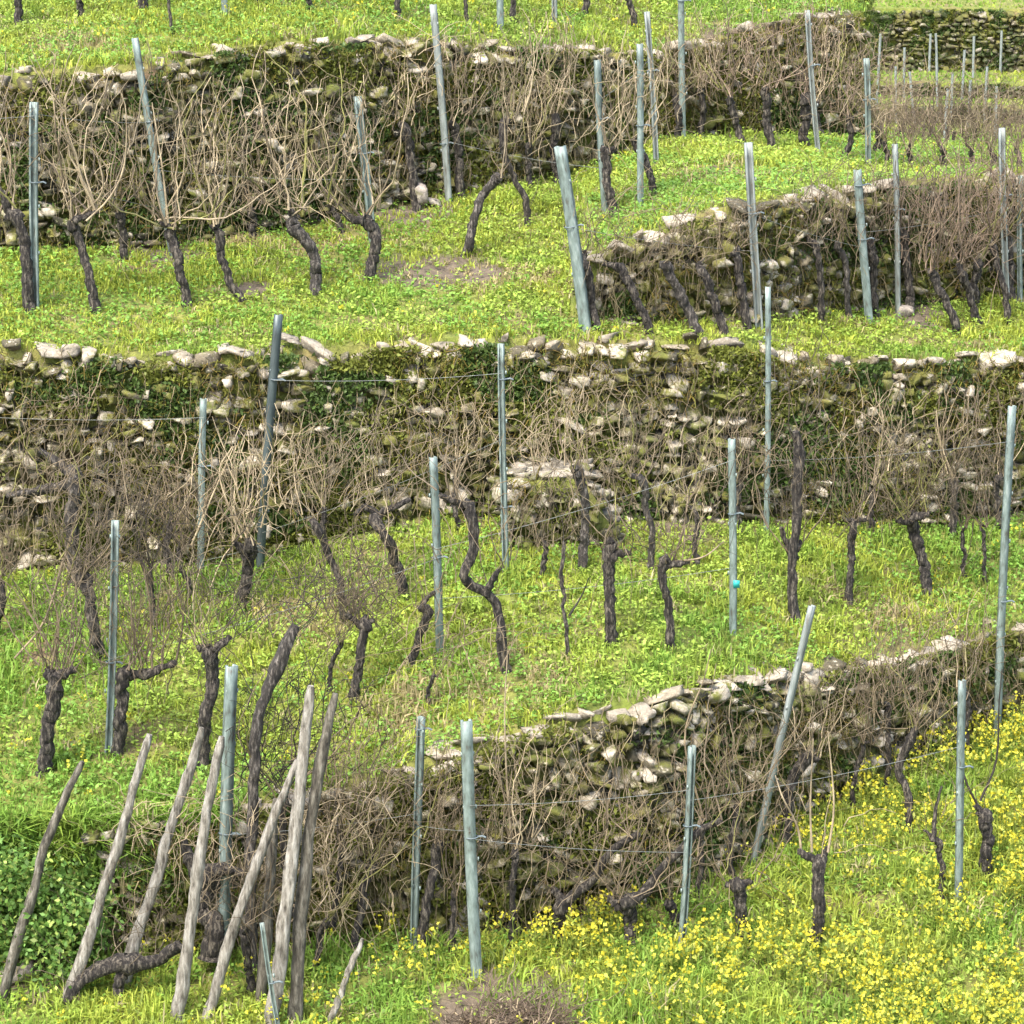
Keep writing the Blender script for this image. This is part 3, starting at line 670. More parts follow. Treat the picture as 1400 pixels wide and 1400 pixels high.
stake('straight pale grey stake crossing the right side of the green bush', [(78, 1400), (112, 1310), (150, 1190), (190, 1060), (207, 1000)], 23, 20.25)
stake('pale split stake slanting up under the dark vine head', [(178, 1310), (205, 1225), (240, 1110), (278, 995)], 20, 20.5)
stake('longest upright pale stake in front of the teal post', [(238, 1420), (256, 1290), (275, 1150), (302, 1008)], 22, 20.0)
stake('pale stake leaning hard right at the left of stake bundle', [(278, 1400), (318, 1265), (360, 1150), (405, 1040)], 21, 20.1)
stake('thick grey stake in the stake bundle, its rounded top highest', [(368, 1420), (388, 1270), (408, 1100), (426, 938)], 26, 19.9)
stake('mossy brown stake rightmost of the bundle, top bent right', [(402, 1420), (412, 1250), (430, 1090), (460, 955)], 28, 20.0, 'wood_dark')
stake('short dark stake behind the thick ones in the bundle', [(352, 1400), (362, 1280), (372, 1180), (380, 1090)], 22, 20.3, 'wood_dark')
stake('thin grey stake at bottom right of the stake bundle', [(440, 1420), (462, 1350), (488, 1285)], 14, 20.0)

# ------------------------------------------------------------------ grapevines
CANES = {}
def cane_pool(mt):
    out = []
    for s in range(14):
        n = 12; t = np.linspace(0, 1, n)
        w = np.cumsum(rng.normal(0, .019, (n, 3)), 0); w[:, 2] *= .2; w -= w[0]
        bow = rng.normal(0, .20, 2)
        P = np.stack([bow[0]*np.sin(t*np.pi*.8)+w[:, 0], bow[1]*np.sin(t*np.pi*.8)*.6+w[:, 1], t], -1)
        r = np.interp(t, [0, .1, 1], [.0088, .0066, .0028])*(1+.12*(np.arange(n) % 3 == 0))
        prt = flat(tube_parts(P[None], r[None], 5, ref=np.array([0, 1, .05])))
        if s % 2 == 0:                                            # a side shoot
            i_ = rng.integers(4, 8); m_ = 6; tt = np.linspace(0, 1, m_)[:, None]
            d = np.array([rng.choice([-1, 1])*rng.uniform(.3, .6), rng.normal(0, .2), rng.uniform(.4, .9)])
            Q = P[i_]+d*tt*rng.uniform(.2, .4)+np.array([0, 0, .12])*tt**2
            prt += flat(tube_parts(Q[None], np.linspace(.004, .002, m_)[None], 4, ref=np.array([0, 1, .05])))
        o = build('cane', prt, M[mt], smooth=True); me = o.data; bpy.data.objects.remove(o); out.append(me)
    return out
for q in ('cane_beige', 'cane_brown', 'cane_red', 'cane_olive', 'cane_dark'):
    nt = M[q].node_tree; b = nt.nodes['Principled BSDF']; src = b.inputs['Base Color'].links[0].from_socket
    oi = node(nt, 'ShaderNodeObjectInfo'); mr = node(nt, 'ShaderNodeMapRange'); mr.inputs[3].default_value = .35; mr.inputs[4].default_value = 1.25
    mx = node(nt, 'ShaderNodeMix', data_type='RGBA', blend_type='MULTIPLY'); mx.inputs[0].default_value = 1
    nt.links.new(oi.outputs['Random'], mr.inputs[0]); nt.links.new(mr.outputs[0], mx.inputs[7]); nt.links.new(src, mx.inputs[6]); nt.links.new(mx.outputs[2], b.inputs['Base Color'])
for q in ('cane_beige', 'cane_brown', 'cane_red', 'cane_olive', 'cane_dark'): CANES[q] = cane_pool(q)
def gnarl(C, r, sides=12, amp=.20):
    n = len(C); prt = flat(tube_parts(C[None], r[None], sides)); V, F = prt[0]
    cen = np.repeat(C, sides, 0); a_ = np.tile(np.arange(sides), n); b_ = np.repeat(np.arange(n), sides)
    q_ = rng.uniform(0, 50); f = 1+amp*(noise(a_*1.7+q_, b_*.42)-.5)*2+amp*.9*(noise(a_*.6+q_, b_*.9+9)-.5)*2+rng.normal(0, .06, len(V)); V = cen+(V-cen)*f[:, None]
    prt[0] = (V, F); prt[1] = (np.concatenate([V[-sides:], V[:sides][::-1]]), np.arange(2*sides).reshape(2, sides))
    return prt
def vine(label, pts, wpx, arms=(), nc=8, cl=.9, lean=0., tw=30, tone='cane_beige', bark='bark', extra=(), spread=.28, y=None, tws=1.0, aw=1.0):
    """pts: base..head photo positions; arms: polylines from near the head; extra: canes given as polylines"""
    p = hit(*pts[0]) if y is None else np.array(at(*pts[0], y))
    Y = p[1]; root = empty('grapevine', p, label, 'grapevine', 'grapevines on the terraces')
    yo = [0]+list(np.cumsum(rng.normal(0, .03, len(pts)-1)))
    P = [at(u, v, Y+d) for (u, v), d in zip(pts, yo)]
    P[0] = p-np.array([0, 0, .06]); n = 36; C = spline(P, n)-p
    L = np.linalg.norm(np.diff(C, axis=0), axis=1).sum()
    C[2:-1] += np.cumsum(rng.normal(0, .0055, (n-3, 3)), 0)
    r0 = max(upx(wpx, Y)/2, .008); tt = np.linspace(0, 1, n)
    big = wpx > 8
    r = r0*np.interp(tt, [0, .08, .45, .82, .95, 1], [1.35, 1.1, .95, 1.0, 1.3 if big else .9, .75 if big else .5])
    build('trunk', gnarl(C, r), M[bark], root, smooth=True)
    org = [C[-1], C[-2], C[-1]] if n else []
    for a in arms:
        Q = np.array([at(u, v, Y+yo[-1]+rng.normal(0, .02)) for u, v in a])-p
        m_ = 14; D = spline(Q, m_); D[1:] += np.cumsum(rng.normal(0, .004, (m_-1, 3)), 0)
        ra = r0*aw*np.linspace(.85, .42, m_)*(1+.25*(rng.random(m_) < .25))
        build('cordon_arm', gnarl(D, ra, 9, .2), M[bark], root, smooth=True); org += list(D[3::3])
    for e in extra:
        Q = np.array([at(u, v, Y+yo[-1]+rng.normal(0, .03)) for u, v in e])-p
        m_ = 14; D = spline(Q, m_); build('cane', flat(tube_parts(D[None], np.linspace(.0105, .0045, m_)[None], 6)), M[tone], root, smooth=True)
    for c_ in range(int(nc*1.45+.5)):
        pool = CANES[tone if rng.random() < .55 else ('cane_brown' if rng.random() < .75 else 'cane_olive')]
        o = bpy.data.objects.new('cane', pool[rng.integers(len(pool))]); COL.objects.link(o); o.parent = root
        jx = rng.normal(0, .085) if big and c_ > 3 else 0.
        o.location = org[rng.integers(len(org))]+rng.normal(0, .008, 3)+np.array([jx, .03*rng.normal(), abs(jx)*.7])
        ln = cl*rng.uniform(.55, 1.15); o.scale = (ln*rng.choice([-1, 1])*.9, ln, ln)
        o.rotation_euler = (rng.normal(0, .13), float(np.clip(lean+rng.normal(0, spread)*(.32 if rng.random() < .78 else 1.6), -.9, .9)), rng.uniform(-.8, .8))
    if tw:                                                         # fine tangled twigs round the canes
        n2 = int(tw*.9); k_ = rng.integers(len(org), size=n2); h = rng.uniform(.0, .85, n2)*cl*tws
        P0 = np.array(org)[k_]+np.stack([lean*h+rng.normal(0, .24, n2), rng.normal(0, .09, n2), h], -1)
        d = np.stack([rng.normal(0, .38, n2)+lean, rng.normal(0, .15, n2), np.where(rng.random(n2) < .25, rng.uniform(-.8, .2, n2), rng.uniform(.3, 1.2, n2))], -1); d /= np.linalg.norm(d, axis=1, keepdims=True)
        b = np.stack([rng.normal(0, .35, n2), rng.normal(0, .1, n2), -rng.uniform(0, .5, n2)], -1)
        o = strands('twigs', P0, rng.uniform(.15, .55, n2), d, b, rng.uniform(.0022, .0050, n2), None, M[tone if rng.random() < .6 else 'cane_brown'], root, np.zeros(3), seg=6)
    return root
BE, BR, RE, OV, DK = 'cane_beige', 'cane_brown', 'cane_red', 'cane_olive', 'cane_dark'
# --- terrace under the upper wall
vine('dark vine hugging the teal post at the left edge', [(42, 428), (38, 370), (30, 322), (14, 298)], 17, [((14, 300), (8, 275), (-4, 252))], 9, 1.15, 0, 50, BE)
vine('dark slim vine with pale forked canes, second from left under upper wall', [(132, 428), (122, 380), (110, 335), (100, 302)], 14, [((100, 304), (118, 298), (130, 292))], 10, 1.25, .03, 60, BE, extra=[[(118, 302), (150, 270), (170, 225), (172, 150), (160, 115)], [(105, 300), (140, 260), (130, 200)]])
vine('vine with crooked neck at the foot of the leaning grey post', [(256, 420), (253, 370), (246, 335), (238, 312)], 14, [((240, 316), (228, 308), (218, 305))], 10, 1.25, .05, 55, BE, extra=[[(236, 312), (250, 270), (262, 240), (250, 195)], [(230, 305), (222, 230), (208, 140)]])
vine('smooth curved vine bowing left to right below the upper wall', [(338, 413), (315, 388), (300, 350), (290, 308)], 12, [((290, 310), (303, 306))], 10, 1.25, .03, 55, BE, extra=[[(298, 306), (312, 240), (310, 190), (318, 140), (300, 110)]])
vine('thick grey brown S shaped vine below the upper wall', [(427, 402), (438, 360), (425, 330), (404, 300)], 17, [((404, 302), (396, 280))], 11, 1.3, .02, 65, BE, bark='bark_grey')
vine('small dark vine stem near upper wall between second and third front vines', [(168, 357), (166, 325), (162, 290)], 12, [], 7, 1.0, 0, 50, BR)
vine('hook shaped dark vine with short arm pointing left, by short leaning post', [(506, 386), (514, 345), (511, 315), (495, 300)], 17, [((498, 302), (485, 299), (468, 292))], 12, 1.25, .03, 70, BE)
vine('dark thick vine against the upper wall left of the pale upright stone', [(570, 277), (562, 235), (555, 195), (546, 168)], 13, [], 9, .85, 0, 60, BE)
vine('short dark vine against the upper wall right of the slender leaning post', [(632, 240), (626, 205), (618, 165)], 12, [], 9, .85, 0, 60, BE)
vine('vine leaning right with pale upper trunk, left half of an inverted V', [(634, 350), (650, 300), (664, 268), (684, 243)], 13, [], 4, .9, .05, 30, BE, bark='bark_grey')
vine('thin arched vine, right half of an inverted V under the upper wall', [(722, 308), (719, 275), (700, 240), (690, 200), (693, 160)], 9, [((692, 172), (700, 160))], 10, .85, 0, 60, BE)
vine('dark vine standing behind the top of the thick leaning post', [(764, 250), (760, 210), (758, 155)], 13, [], 11, .9, 0, 70, BE)
vine('dark vine stump tight against the foot of the thick leaning post', [(816, 427), (808, 390), (797, 350)], 12, [((798, 352), (806, 348))], 5, .5, .2, 25, BR)
vine('dark knobbed vine just right of the straight pale post', [(838, 296), (833, 250), (829, 205)], 13, [((830, 208), (840, 203))], 9, .95, 0, 60, BE)
vine('slanting dark vine between two posts near the end of upper wall', [(893, 268), (887, 232), (866, 190)], 11, [], 8, .95, .0, 50, BE)
vine('small vine stem at the right end of the upper wall', [(925, 155), (922, 130)], 11, [], 9, .6, 0, 60, BR)
vine('second small vine in shade of upper wall, left of inverted V', [(345, 322), (342, 290)], 11, [], 8, .95, 0, 55, BR)
vine('vine behind the S shaped vine, hidden in canes by upper wall', [(468, 318), (462, 285)], 9, [], 9, 1.1, 0, 60, BE)
vine('vine stub behind the thin arched vine at upper wall', [(722, 235), (725, 200)], 9, [], 9, .75, 0, 60, BE)
# --- row in front of the short right wall
vine('leftmost slanting vine before the short right wall', [(890, 428), (866, 400), (842, 362)], 13, [((843, 364), (825, 358))], 7, .5, .3, 40, BR, bark='bark')
vine('second slanting vine before the short right wall', [(958, 442), (932, 398), (910, 360)], 15, [], 7, .45, .2, 35, BR, bark='bark_grey')
vine('third slanting vine before the short right wall', [(995, 433), (972, 395), (955, 364)], 13, [((956, 366), (962, 358))], 7, .45, .1, 35, BR)
vine('upright dark vine touching the pale greyish post', [(1023, 410), (1014, 370), (1010, 340)], 13, [], 7, .45, 0, 35, BR)
vine('slim leaning vine midway along the short right wall', [(1121, 408), (1114, 370), (1106, 330)], 10, [((1107, 333), (1098, 322))], 8, .6, .1, 45, BR)
vine('thin vine with pale trunk left of the dark teal post', [(1163, 412), (1158, 375), (1148, 335)], 9, [], 9, .7, 0, 50, BR, bark='bark_grey')
vine('dark vine stuck to the right side of the dark teal post', [(1198, 420), (1196, 375), (1191, 328)], 13, [], 9, .7, .1, 50, RE)
vine('dark vine right of the thin pale post in reddish canes', [(1244, 402), (1243, 360), (1238, 318)], 13, [], 10, .75, .05, 60, RE)
vine('long slanting vine in grass below the reddish canes', [(1312, 457), (1292, 415), (1270, 370)], 12, [((1270, 374), (1280, 365))], 12, 1.0, .1, 80, RE)
vine('second long slanting vine below the reddish canes', [(1342, 442), (1326, 400), (1310, 360)], 12, [], 12, 1.0, .05, 80, RE)
vine('slim dark vine left of the tall right edge post', [(1378, 443), (1368, 390), (1358, 325)], 10, [], 11, .95, .05, 70, RE)
vine('dark vine at the right edge behind the tall pale post', [(1388, 375), (1383, 345), (1380, 315)], 13, [], 10, .9, 0, 70, RE)
vine('stubby vine hidden between slanting vines under the reddish canes', [(1336, 392), (1333, 358)], 12, [], 10, .8, 0, 60, RE)
for u, v, lab, q in ((1216, 226, 'cane covered vine behind the short right wall, nearest the spur edge post', BR), (1250, 229, 'brown vine behind the short right wall above its thin pale post', BE), (1288, 232, 'reddish vine behind the short right wall, over the two long slanting vines', RE),
                     (1326, 233, 'brown vine behind the short right wall, left of the tall right edge post', BR), (1358, 235, 'bushy vine behind the short right wall touching the tall right edge post', BE), (1394, 236, 'vine behind the short right wall cut by the right edge', BR)):
    vine(lab, [(u, v), (u-3, v-22), (u-5, v-34)], 7, [], 12, .6, .04, 120, q)
# --- back row near the top right
vine('leftmost slim dark vine of the reddish back row', [(1015, 202), (1008, 165), (999, 132)], 10, [], 12, .85, 0, 48, RE)
vine('knotty dark vine second in the reddish back row', [(1058, 207), (1053, 165), (1051, 124)], 12, [], 12, .85, 0, 48, RE)
vine('stout upright vine of the reddish back row by the tall thin post', [(1100, 203), (1099, 165), (1099, 128)], 14, [((1099, 132), (1112, 128))], 12, .85, 0, 48, RE)
vine('small dark vine right of the tall thin post in back row', [(1124, 172), (1121, 140)], 11, [], 10, .8, 0, 45, BE)
vine('slim leaning vine in back row left of the spur edge post', [(1152, 218), (1158, 190), (1160, 160)], 9, [], 12, .85, .05, 48, RE)
vine('dark vine at the end of the back row behind the spur edge post', [(1196, 212), (1194, 172)], 11, [], 9, .7, .1, 60, RE)
vine('leaning small vine on the grass slope of the back row', [(963, 150), (958, 120)], 9, [], 11, .75, .05, 45, BE)
# --- top terrace, cut by the frame
for i_, (u, v, lab, w_) in enumerate(((25, 38, 'stout vine trunk cut off at the top left corner', 12), (110, 25, 'straight vine trunk cut off at top, second from left', 9), (196, 16, 'thick dark trunk foot at top edge, third from left', 14),
        (237, 46, 'very thin vine stem at top, just right of the third trunk', 5), (355, 9, 'dark trunk foot at the top edge right of the cut off post', 10), (425, 16, 'slim trunk foot at top edge above the highest white coping', 9),
        (544, 28, 'vine trunk at top left of the tall slender post', 9), (637, 32, 'thin vine stem at top between slender and dark teal posts', 6), (703, 32, 'thin dark vine right of the dark teal post at top', 8),
        (800, 24, 'vine foot at top right of the pale cut off post', 9), (868, 40, 'vine foot at top above the grey green post', 9))):
    vine(lab, [(u, v), (u-4+rng.normal(0, 4), v-45), (u-6, v-90)], w_, [], 8, .7, 0, 35, BR)
# --- terrace under the middle wall
vine('old grey vine with wide arms against the left end of middle wall', [(100, 765), (97, 700), (92, 640)], 20, [((94, 645), (70, 630), (50, 620)), ((94, 660), (50, 668), (10, 678))], 12, 0.7, 0, 80, BR, bark='bark_grey')
vine('dark slanting vine left of the T shaped vine and its post', [(138, 912), (128, 850), (112, 783)], 17, [((112, 788), (100, 800))], 16, 1.05, .1, 130, BR, extra=[[(20, 900), (60, 850), (85, 770), (108, 700)]])
vine('forked dark vine at the foot of the dark leaning post', [(322, 838), (332, 785), (340, 735)], 18, [((336, 760), (322, 730))], 14, 1.0, 0, 110, BE, extra=[[(330, 735), (300, 650), (318, 610)], [(262, 745), (285, 690), (320, 610)]])
vine('thin leaning vine with dark elbow left of the S bend', [(470, 850), (465, 800), (448, 760), (428, 715)], 11, [((470, 845), (490, 832))], 12, 0.85, 0, 90, BE)
vine('vine with a flat head in tall grass below dark elbow vine', [(487, 962), (490, 905), (495, 852)], 15, [((494, 856), (476, 846)), ((494, 856), (510, 848))], 9, 0.6, 0, 90, BR)
vine('black headed tall vine rising above the split stake', [(276, 1050), (284, 985), (292, 930), (286, 885)], 20, [((288, 890), (272, 886)), ((288, 888), (304, 878), (318, 872))], 8, 0.8, 0, 110, BE)
vine('tall pale trunk with black tip leaning right behind stakes', [(338, 1112), (352, 1020), (372, 935), (404, 855)], 18, [], 3, .5, .1, 60, DK, bark='bark_grey')
vine('sturdy Y shaped vine at far left in green grass', [(58, 1058), (66, 1000), (74, 950), (74, 920)], 23, [((76, 930), (92, 920), (106, 913)), ((74, 925), (62, 910))], 13, 0.95, 0, 120, BR, extra=[[(70, 915), (80, 850), (60, 790)]])
vine('T shaped vine with long right arm beside the left teal post', [(160, 1032), (165, 985), (171, 935), (175, 920)], 19, [((172, 925), (205, 920), (242, 908))], 14, 0.85, 0, 130, BR, extra=[[(208, 918), (205, 830), (196, 770)], [(240, 908), (250, 840), (232, 770)]])
vine('slanting vine with flat topped arms right of dark leaning post', [(556, 818), (546, 770), (532, 730), (518, 704)], 15, [((520, 708), (500, 695), (482, 706)), ((520, 704), (545, 690), (562, 680))], 9, .85, 0, 70, BE)
vine('big double bent vine beneath the tall central post', [(694, 918), (684, 865), (672, 820), (640, 800), (628, 780), (637, 745), (634, 685)], 15, [((634, 692), (620, 682), (603, 680)), ((664, 812), (672, 792), (682, 775))], 10, .85, 0, 60, BR)
vine('short vine with arm reaching to the middle terrace post', [(560, 915), (566, 870), (573, 832)], 13, [((573, 834), (584, 820), (594, 812))], 5, .6, 0, 30, BR)
vine('twisted grey and black vine standing in front of stone ramp', [(792, 785), (798, 735), (797, 690), (785, 640)], 14, [((788, 650), (780, 640))], 9, .8, 0, 60, BE, bark='bark_grey')
vine('upright dark vine with short right arm right of the stone ramp', [(834, 882), (833, 830), (831, 780), (833, 745)], 17, [((833, 765), (848, 752), (862, 750))], 7, .8, 0, 50, BR)
vine('dark vine with swan neck and long right cane', [(918, 888), (915, 830), (908, 785), (914, 768)], 13, [((912, 772), (930, 768), (945, 764))], 6, .75, .1, 40, BR, extra=[[(914, 768), (960, 762), (990, 740)], [(920, 768), (935, 720), (938, 690)]])
vine('thin vine near middle wall between two dark upright vines', [(890, 782), (886, 735), (876, 690), (862, 650)], 10, [], 10, .8, 0, 65, BE, bark='bark_grey')
vine('thin young forked vine with bare fork, left of upright dark vine', [(776, 900), (773, 850), (769, 800), (770, 740)], 6, [], 2, .5, 0, 10, DK, extra=[[(778, 842), (795, 815), (805, 790)]])
vine('small thin vine at the left foot of the stone ramp', [(738, 792), (736, 760), (742, 738)], 8, [], 6, .5, 0, 35, BR)
vine('very tall dark vine with forked stub right of centre', [(1088, 852), (1087, 800), (1086, 750), (1090, 680), (1093, 630), (1088, 590)], 15, [((1087, 765), (1077, 750), (1070, 722)), ((1087, 750), (1097, 742))], 12, .9, 0, 80, BR)
vine('slim straight vine between the tall forked vine and leafy headed vine', [(1161, 832), (1163, 775), (1167, 712)], 11, [((1167, 714), (1150, 708)), ((1167, 714), (1185, 710))], 9, .7, 0, 55, BR)
vine('vine topped by olive yellow canes at right', [(1268, 815), (1258, 765), (1247, 708)], 17, [((1248, 712), (1225, 715)), ((1248, 710), (1275, 700))], 18, .7, 0, 110, OV)
vine('vine with pale looping canes near right of the middle wall', [(1302, 708), (1302, 685), (1300, 655)], 12, [], 12, .85, 0, 60, BE, extra=[[(1300, 660), (1290, 610), (1320, 580), (1325, 530)], [(1302, 655), (1285, 600), (1280, 560)]])
vine('thin vine stem at right below the looping canes', [(1322, 795), (1320, 720)], 6, [], 6, .7, 0, 40, BR)
vine('thin vine stem close to the long right edge post', [(1350, 800), (1349, 720)], 6, [], 7, .7, 0, 45, BR)
vine('vine buried in canes between tagged post and tall thin post', [(950, 775), (948, 740), (940, 690)], 8, [], 8, 0.7, .05, 40, BE)
vine('vine in canes against the middle wall right of central post', [(745, 690), (742, 655)], 8, [], 8, 0.7, 0, 40, BE)
vine('vine in canes against the middle wall left of central post', [(628, 695), (626, 650)], 8, [], 8, 0.7, 0, 40, BE)
vine('vine in canes at the middle wall right of dark leaning post', [(440, 745), (442, 690)], 8, [], 11, 0.75, 0, 70, BE)
vine('bushy cane vine at middle wall behind short teal post', [(230, 765), (232, 715)], 9, [], 11, 0.75, 0, 80, BR)
vine('cane covered vine at far left edge of the middle terrace', [(-10, 870), (5, 830), (0, 790)], 14, [], 14, 0.85, .05, 120, BR, extra=[[(5, 945), (60, 850), (90, 760), (108, 700)]])
vine('vine in canes right of the tall forked vine at middle wall', [(1190, 708), (1192, 660)], 9, [], 10, .8, 0, 60, BE)
vine('vine in canes at middle wall by the right edge', [(1372, 695), (1370, 650)], 10, [], 10, .8, 0, 60, BE)
vine('vine by the middle wall left of the tall thin post', [(1012, 708), (1008, 660)], 9, [], 10, .8, 0, 65, BR)
vine('twiggy vine in grass between the left teal post and the forked dark vine', [(212, 862), (208, 815), (204, 770)], 7, [], 12, .6, .05, 110, DK, extra=[[(206, 800), (190, 760), (186, 700)]])
vine('small twiggy vine just left of the forked dark vine', [(262, 822), (255, 785), (250, 750)], 8, [], 12, .7, .1, 110, BR)
vine('low twiggy vine in grass right of the pale black tipped trunk', [(452, 945), (456, 910), (462, 880)], 7, [], 10, .5, .1, 100, BR)
vine('dead twiggy vine on the bank edge above the slender teal post', [(585, 965), (590, 945), (598, 925)], 6, [], 6, .45, .3, 60, BR)
# --- in front of the lower wall
vine('dark vine leaning against the slender teal post at lower wall', [(576, 1268), (584, 1225), (590, 1185), (596, 1155)], 15, [], 8, .7, .1, 60, BR)
vine('shadowed vine at the left end of the lower wall', [(486, 1275), (497, 1230), (514, 1180)], 13, [], 9, .75, .05, 70, BR)
vine('Y headed stump in yellow flowers with arm slanting right, beside thick teal post', [(768, 1290), (769, 1255), (771, 1228)], 22, [((770, 1238), (757, 1222)), ((770, 1238), (786, 1222), (808, 1208), (830, 1172), (850, 1152), (876, 1138))], 9, 1.0, 0, 80, BR)
vine('broad headed stump whose right arm passes behind the pale teal post', [(862, 1296), (856, 1262), (847, 1232)], 22, [((848, 1238), (832, 1226)), ((848, 1236), (882, 1220), (905, 1190), (930, 1166), (955, 1138), (988, 1120))], 9, 1.0, 0, 80, BR)
vine('dark stump tucked beside the pale teal post', [(922, 1270), (918, 1250), (914, 1230)], 15, [], 7, .6, 0, 40, BR)
vine('tapering flat topped stump in flowers right of the pale teal post', [(1018, 1288), (1012, 1245), (1006, 1205)], 19, [((1007, 1212), (992, 1206)), ((1007, 1212), (1024, 1206))], 9, .7, .15, 40, BR)
vine('stout vine with three spread canes standing in the yellow flowers', [(1114, 1294), (1117, 1245), (1121, 1170)], 19, [((1120, 1180), (1104, 1172), (1094, 1165)), ((1121, 1178), (1134, 1162))], 1, .6, 0, 5, BE, extra=[[(1096, 1168), (1090, 1130), (1070, 1090), (1060, 1060)], [(1110, 1165), (1108, 1100), (1112, 1010)], [(1132, 1165), (1140, 1100), (1132, 1000)]])
vine('stout vine with two upright curved canes at right in flowers', [(1350, 1204), (1350, 1160), (1345, 1110)], 19, [((1346, 1118), (1336, 1100))], 1, .5, 0, 4, DK, extra=[[(1340, 1108), (1318, 1060), (1312, 1000), (1318, 930)], [(1340, 1095), (1362, 1040), (1366, 960), (1370, 915)]])
vine('slim stem with a small forked head left of the right teal post', [(1288, 1238), (1284, 1190), (1274, 1145)], 9, [((1276, 1150), (1262, 1138)), ((1276, 1150), (1280, 1110), (1290, 1075))], 3, .4, 0, 12, BR)
vine('dark crooked vine at the receding end of the lower wall', [(1242, 1138), (1240, 1090), (1230, 1045), (1252, 995)], 13, [], 9, .8, 0, 60, BR)
vine('dark broken vine under the strongly leaning pale post', [(1070, 1142), (1080, 1095), (1090, 1058), (1108, 1030)], 17, [((1102, 1040), (1122, 1032))], 12, .7, 0, 67, BE)
vine('thin dark stem in flowers between leaning post and crooked vine', [(1166, 1112), (1172, 1065), (1190, 1015)], 8, [], 12, .75, 0, 67, BR)
vine('cane covered vine at the top right end of the lower wall', [(1322, 1030), (1320, 985), (1310, 945)], 10, [], 12, .8, 0, 60, BE)
vine('cane covered vine at right edge above lower wall end', [(1212, 1045), (1210, 1000), (1206, 960)], 9, [], 12, .75, 0, 60, BE)
vine('cane covered vine at centre of lower wall behind the slanting trunks', [(1000, 1195), (1005, 1150), (1012, 1100)], 10, [], 12, .8, 0, 67, BE)
vine('cane covered vine behind the thick teal post at lower wall', [(700, 1262), (702, 1210), (706, 1160)], 10, [], 13, .9, 0, 74, BE, extra=[[(703, 1180), (695, 1100), (690, 980), (694, 890)]])
vine('cane covered vine left of thick teal post at lower wall', [(622, 1262), (624, 1220)], 9, [], 9, .8, 0, 47, BR)
vine('vine with one long cane reaching above the lower wall', [(955, 1225), (958, 1180), (962, 1120)], 9, [], 8, .7, 0, 60, BR, extra=[[(962, 1120), (936, 1010), (962, 930), (972, 888)]])
vine('twisted black vine between the stakes at lower left', [(288, 1300), (290, 1262), (268, 1245), (278, 1210), (272, 1190)], 30, [((276, 1195), (300, 1190), (332, 1200)), ((270, 1195), (252, 1155))], 5, .5, 0, 90, BE, y=20.6)
vine('black vine with thick horizontal arms arching low at bottom left', [(158, 1412), (163, 1370), (168, 1318)], 17, [((168, 1318), (195, 1318), (220, 1310), (250, 1292)), ((172, 1316), (140, 1322), (112, 1340), (84, 1376))], 4, .45, 0, 30, BE, y=20.3, aw=2.0)
vine('brown vine stem rising through the stake bundle', [(345, 1400), (338, 1340), (332, 1270)], 14, [], 6, .5, .2, 120, BR, y=20.35)
vine('bare twiggy vine right of the stake bundle', [(428, 1330), (436, 1280), (448, 1255)], 10, [], 6, .9, .1, 170, BE, y=20.7)
vine('twiggy vine growing over the left end of lower wall', [(455, 1255), (462, 1200), (470, 1150)], 9, [], 8, .95, .05, 170, BR, y=20.9)
vine('dark tall twiggy vine behind the stake bundle', [(400, 1240), (392, 1160), (388, 1080)], 12, [], 8, .9, .1, 190, DK, y=20.85)

# far vines: too small to show more than a trunk and a tuft of canes
def far_vine(x, y, hfun, h, lab):
    z = float(hfun(x, y)); p = np.array([x, y, z]); root = empty('grapevine', p, lab, 'grapevine', 'far grapevines at upper right')
    C = spline([(0, 0, -.1), (rng.normal(0, .05), 0, .3*h), (rng.normal(0, .08), 0, .42*h)], 8)
    build('trunk', gnarl(C, np.full(8, .05), 6), M['bark'], root)
    n2 = 34; P0 = np.stack([rng.normal(0, .28, n2), rng.normal(0, .12, n2), rng.uniform(.35, .6, n2)*h], -1)
    d = np.stack([rng.normal(0, .3, n2), rng.normal(0, .2, n2), rng.uniform(.5, 1, n2)], -1)
    strands('twigs', P0, rng.uniform(.4, .9, n2)*h*.6, d, np.stack([rng.normal(0, .3, n2), 0*d[:, 0], -rng.uniform(0, .3, n2)], -1), rng.uniform(.007, .014, n2), None, M['cane_brown'], root, np.zeros(3), seg=5)
for i_ in range(20):
    far_vine(np.interp(i_, [0, 19], [A_of(1190, 200), A_of(1415, 200)])*86+rng.normal(0, .1), 86.5+rng.normal(0, .4)+(i_ % 3)*1.4, far_height, 1.15, 'leafless brown vine in the dense far rows at upper right')
for i_, (u, v, hh) in enumerate(((1198, 158, 2.2), (1225, 165, 1.7), (1282, 160, 1.9), (1300, 165, 1.5), (1250, 170, 1.6), (1345, 168, 1.7), (1322, 182, 1.6), (1290, 205, 1.7), (1360, 205, 1.8), (1235, 145, 1.6), (1315, 135, 1.5), (1368, 84, 1.3), (1282, 72, 1.2), (1270, 100, 1.2), (1330, 112, 1.3))):
    y = np.interp(v, [72, 98, 115, 132, 150, 168, 225], [96.6, 96.6, 95, 93.7, 92.4, 91.6, 84]); x = A_of(u, v)*y; z = float(far_height(x, y))
    w_ = .07; V = np.array([(a*w_/2, b*w_/2, c) for c in (-.1, hh) for a, b in ((-1, -1), (1, -1), (1, 1), (0, .4), (-1, 1))])
    F4 = [(i_2, (i_2+1) % 5, (i_2+1) % 5+5, i_2+5) for i_2 in range(5)]
    o = build('vineyard_post', [(V, np.array(F4)), (V[5:], np.array([[0, 1, 2, 3, 4]]))], M['post_pale'], loc=(x, y, z)); o.rotation_euler = (0, rng.normal(0, .05), 0)
    tag(o, 'thin pale post on the far terraces at upper right', 'post', 'far posts on the terraces')

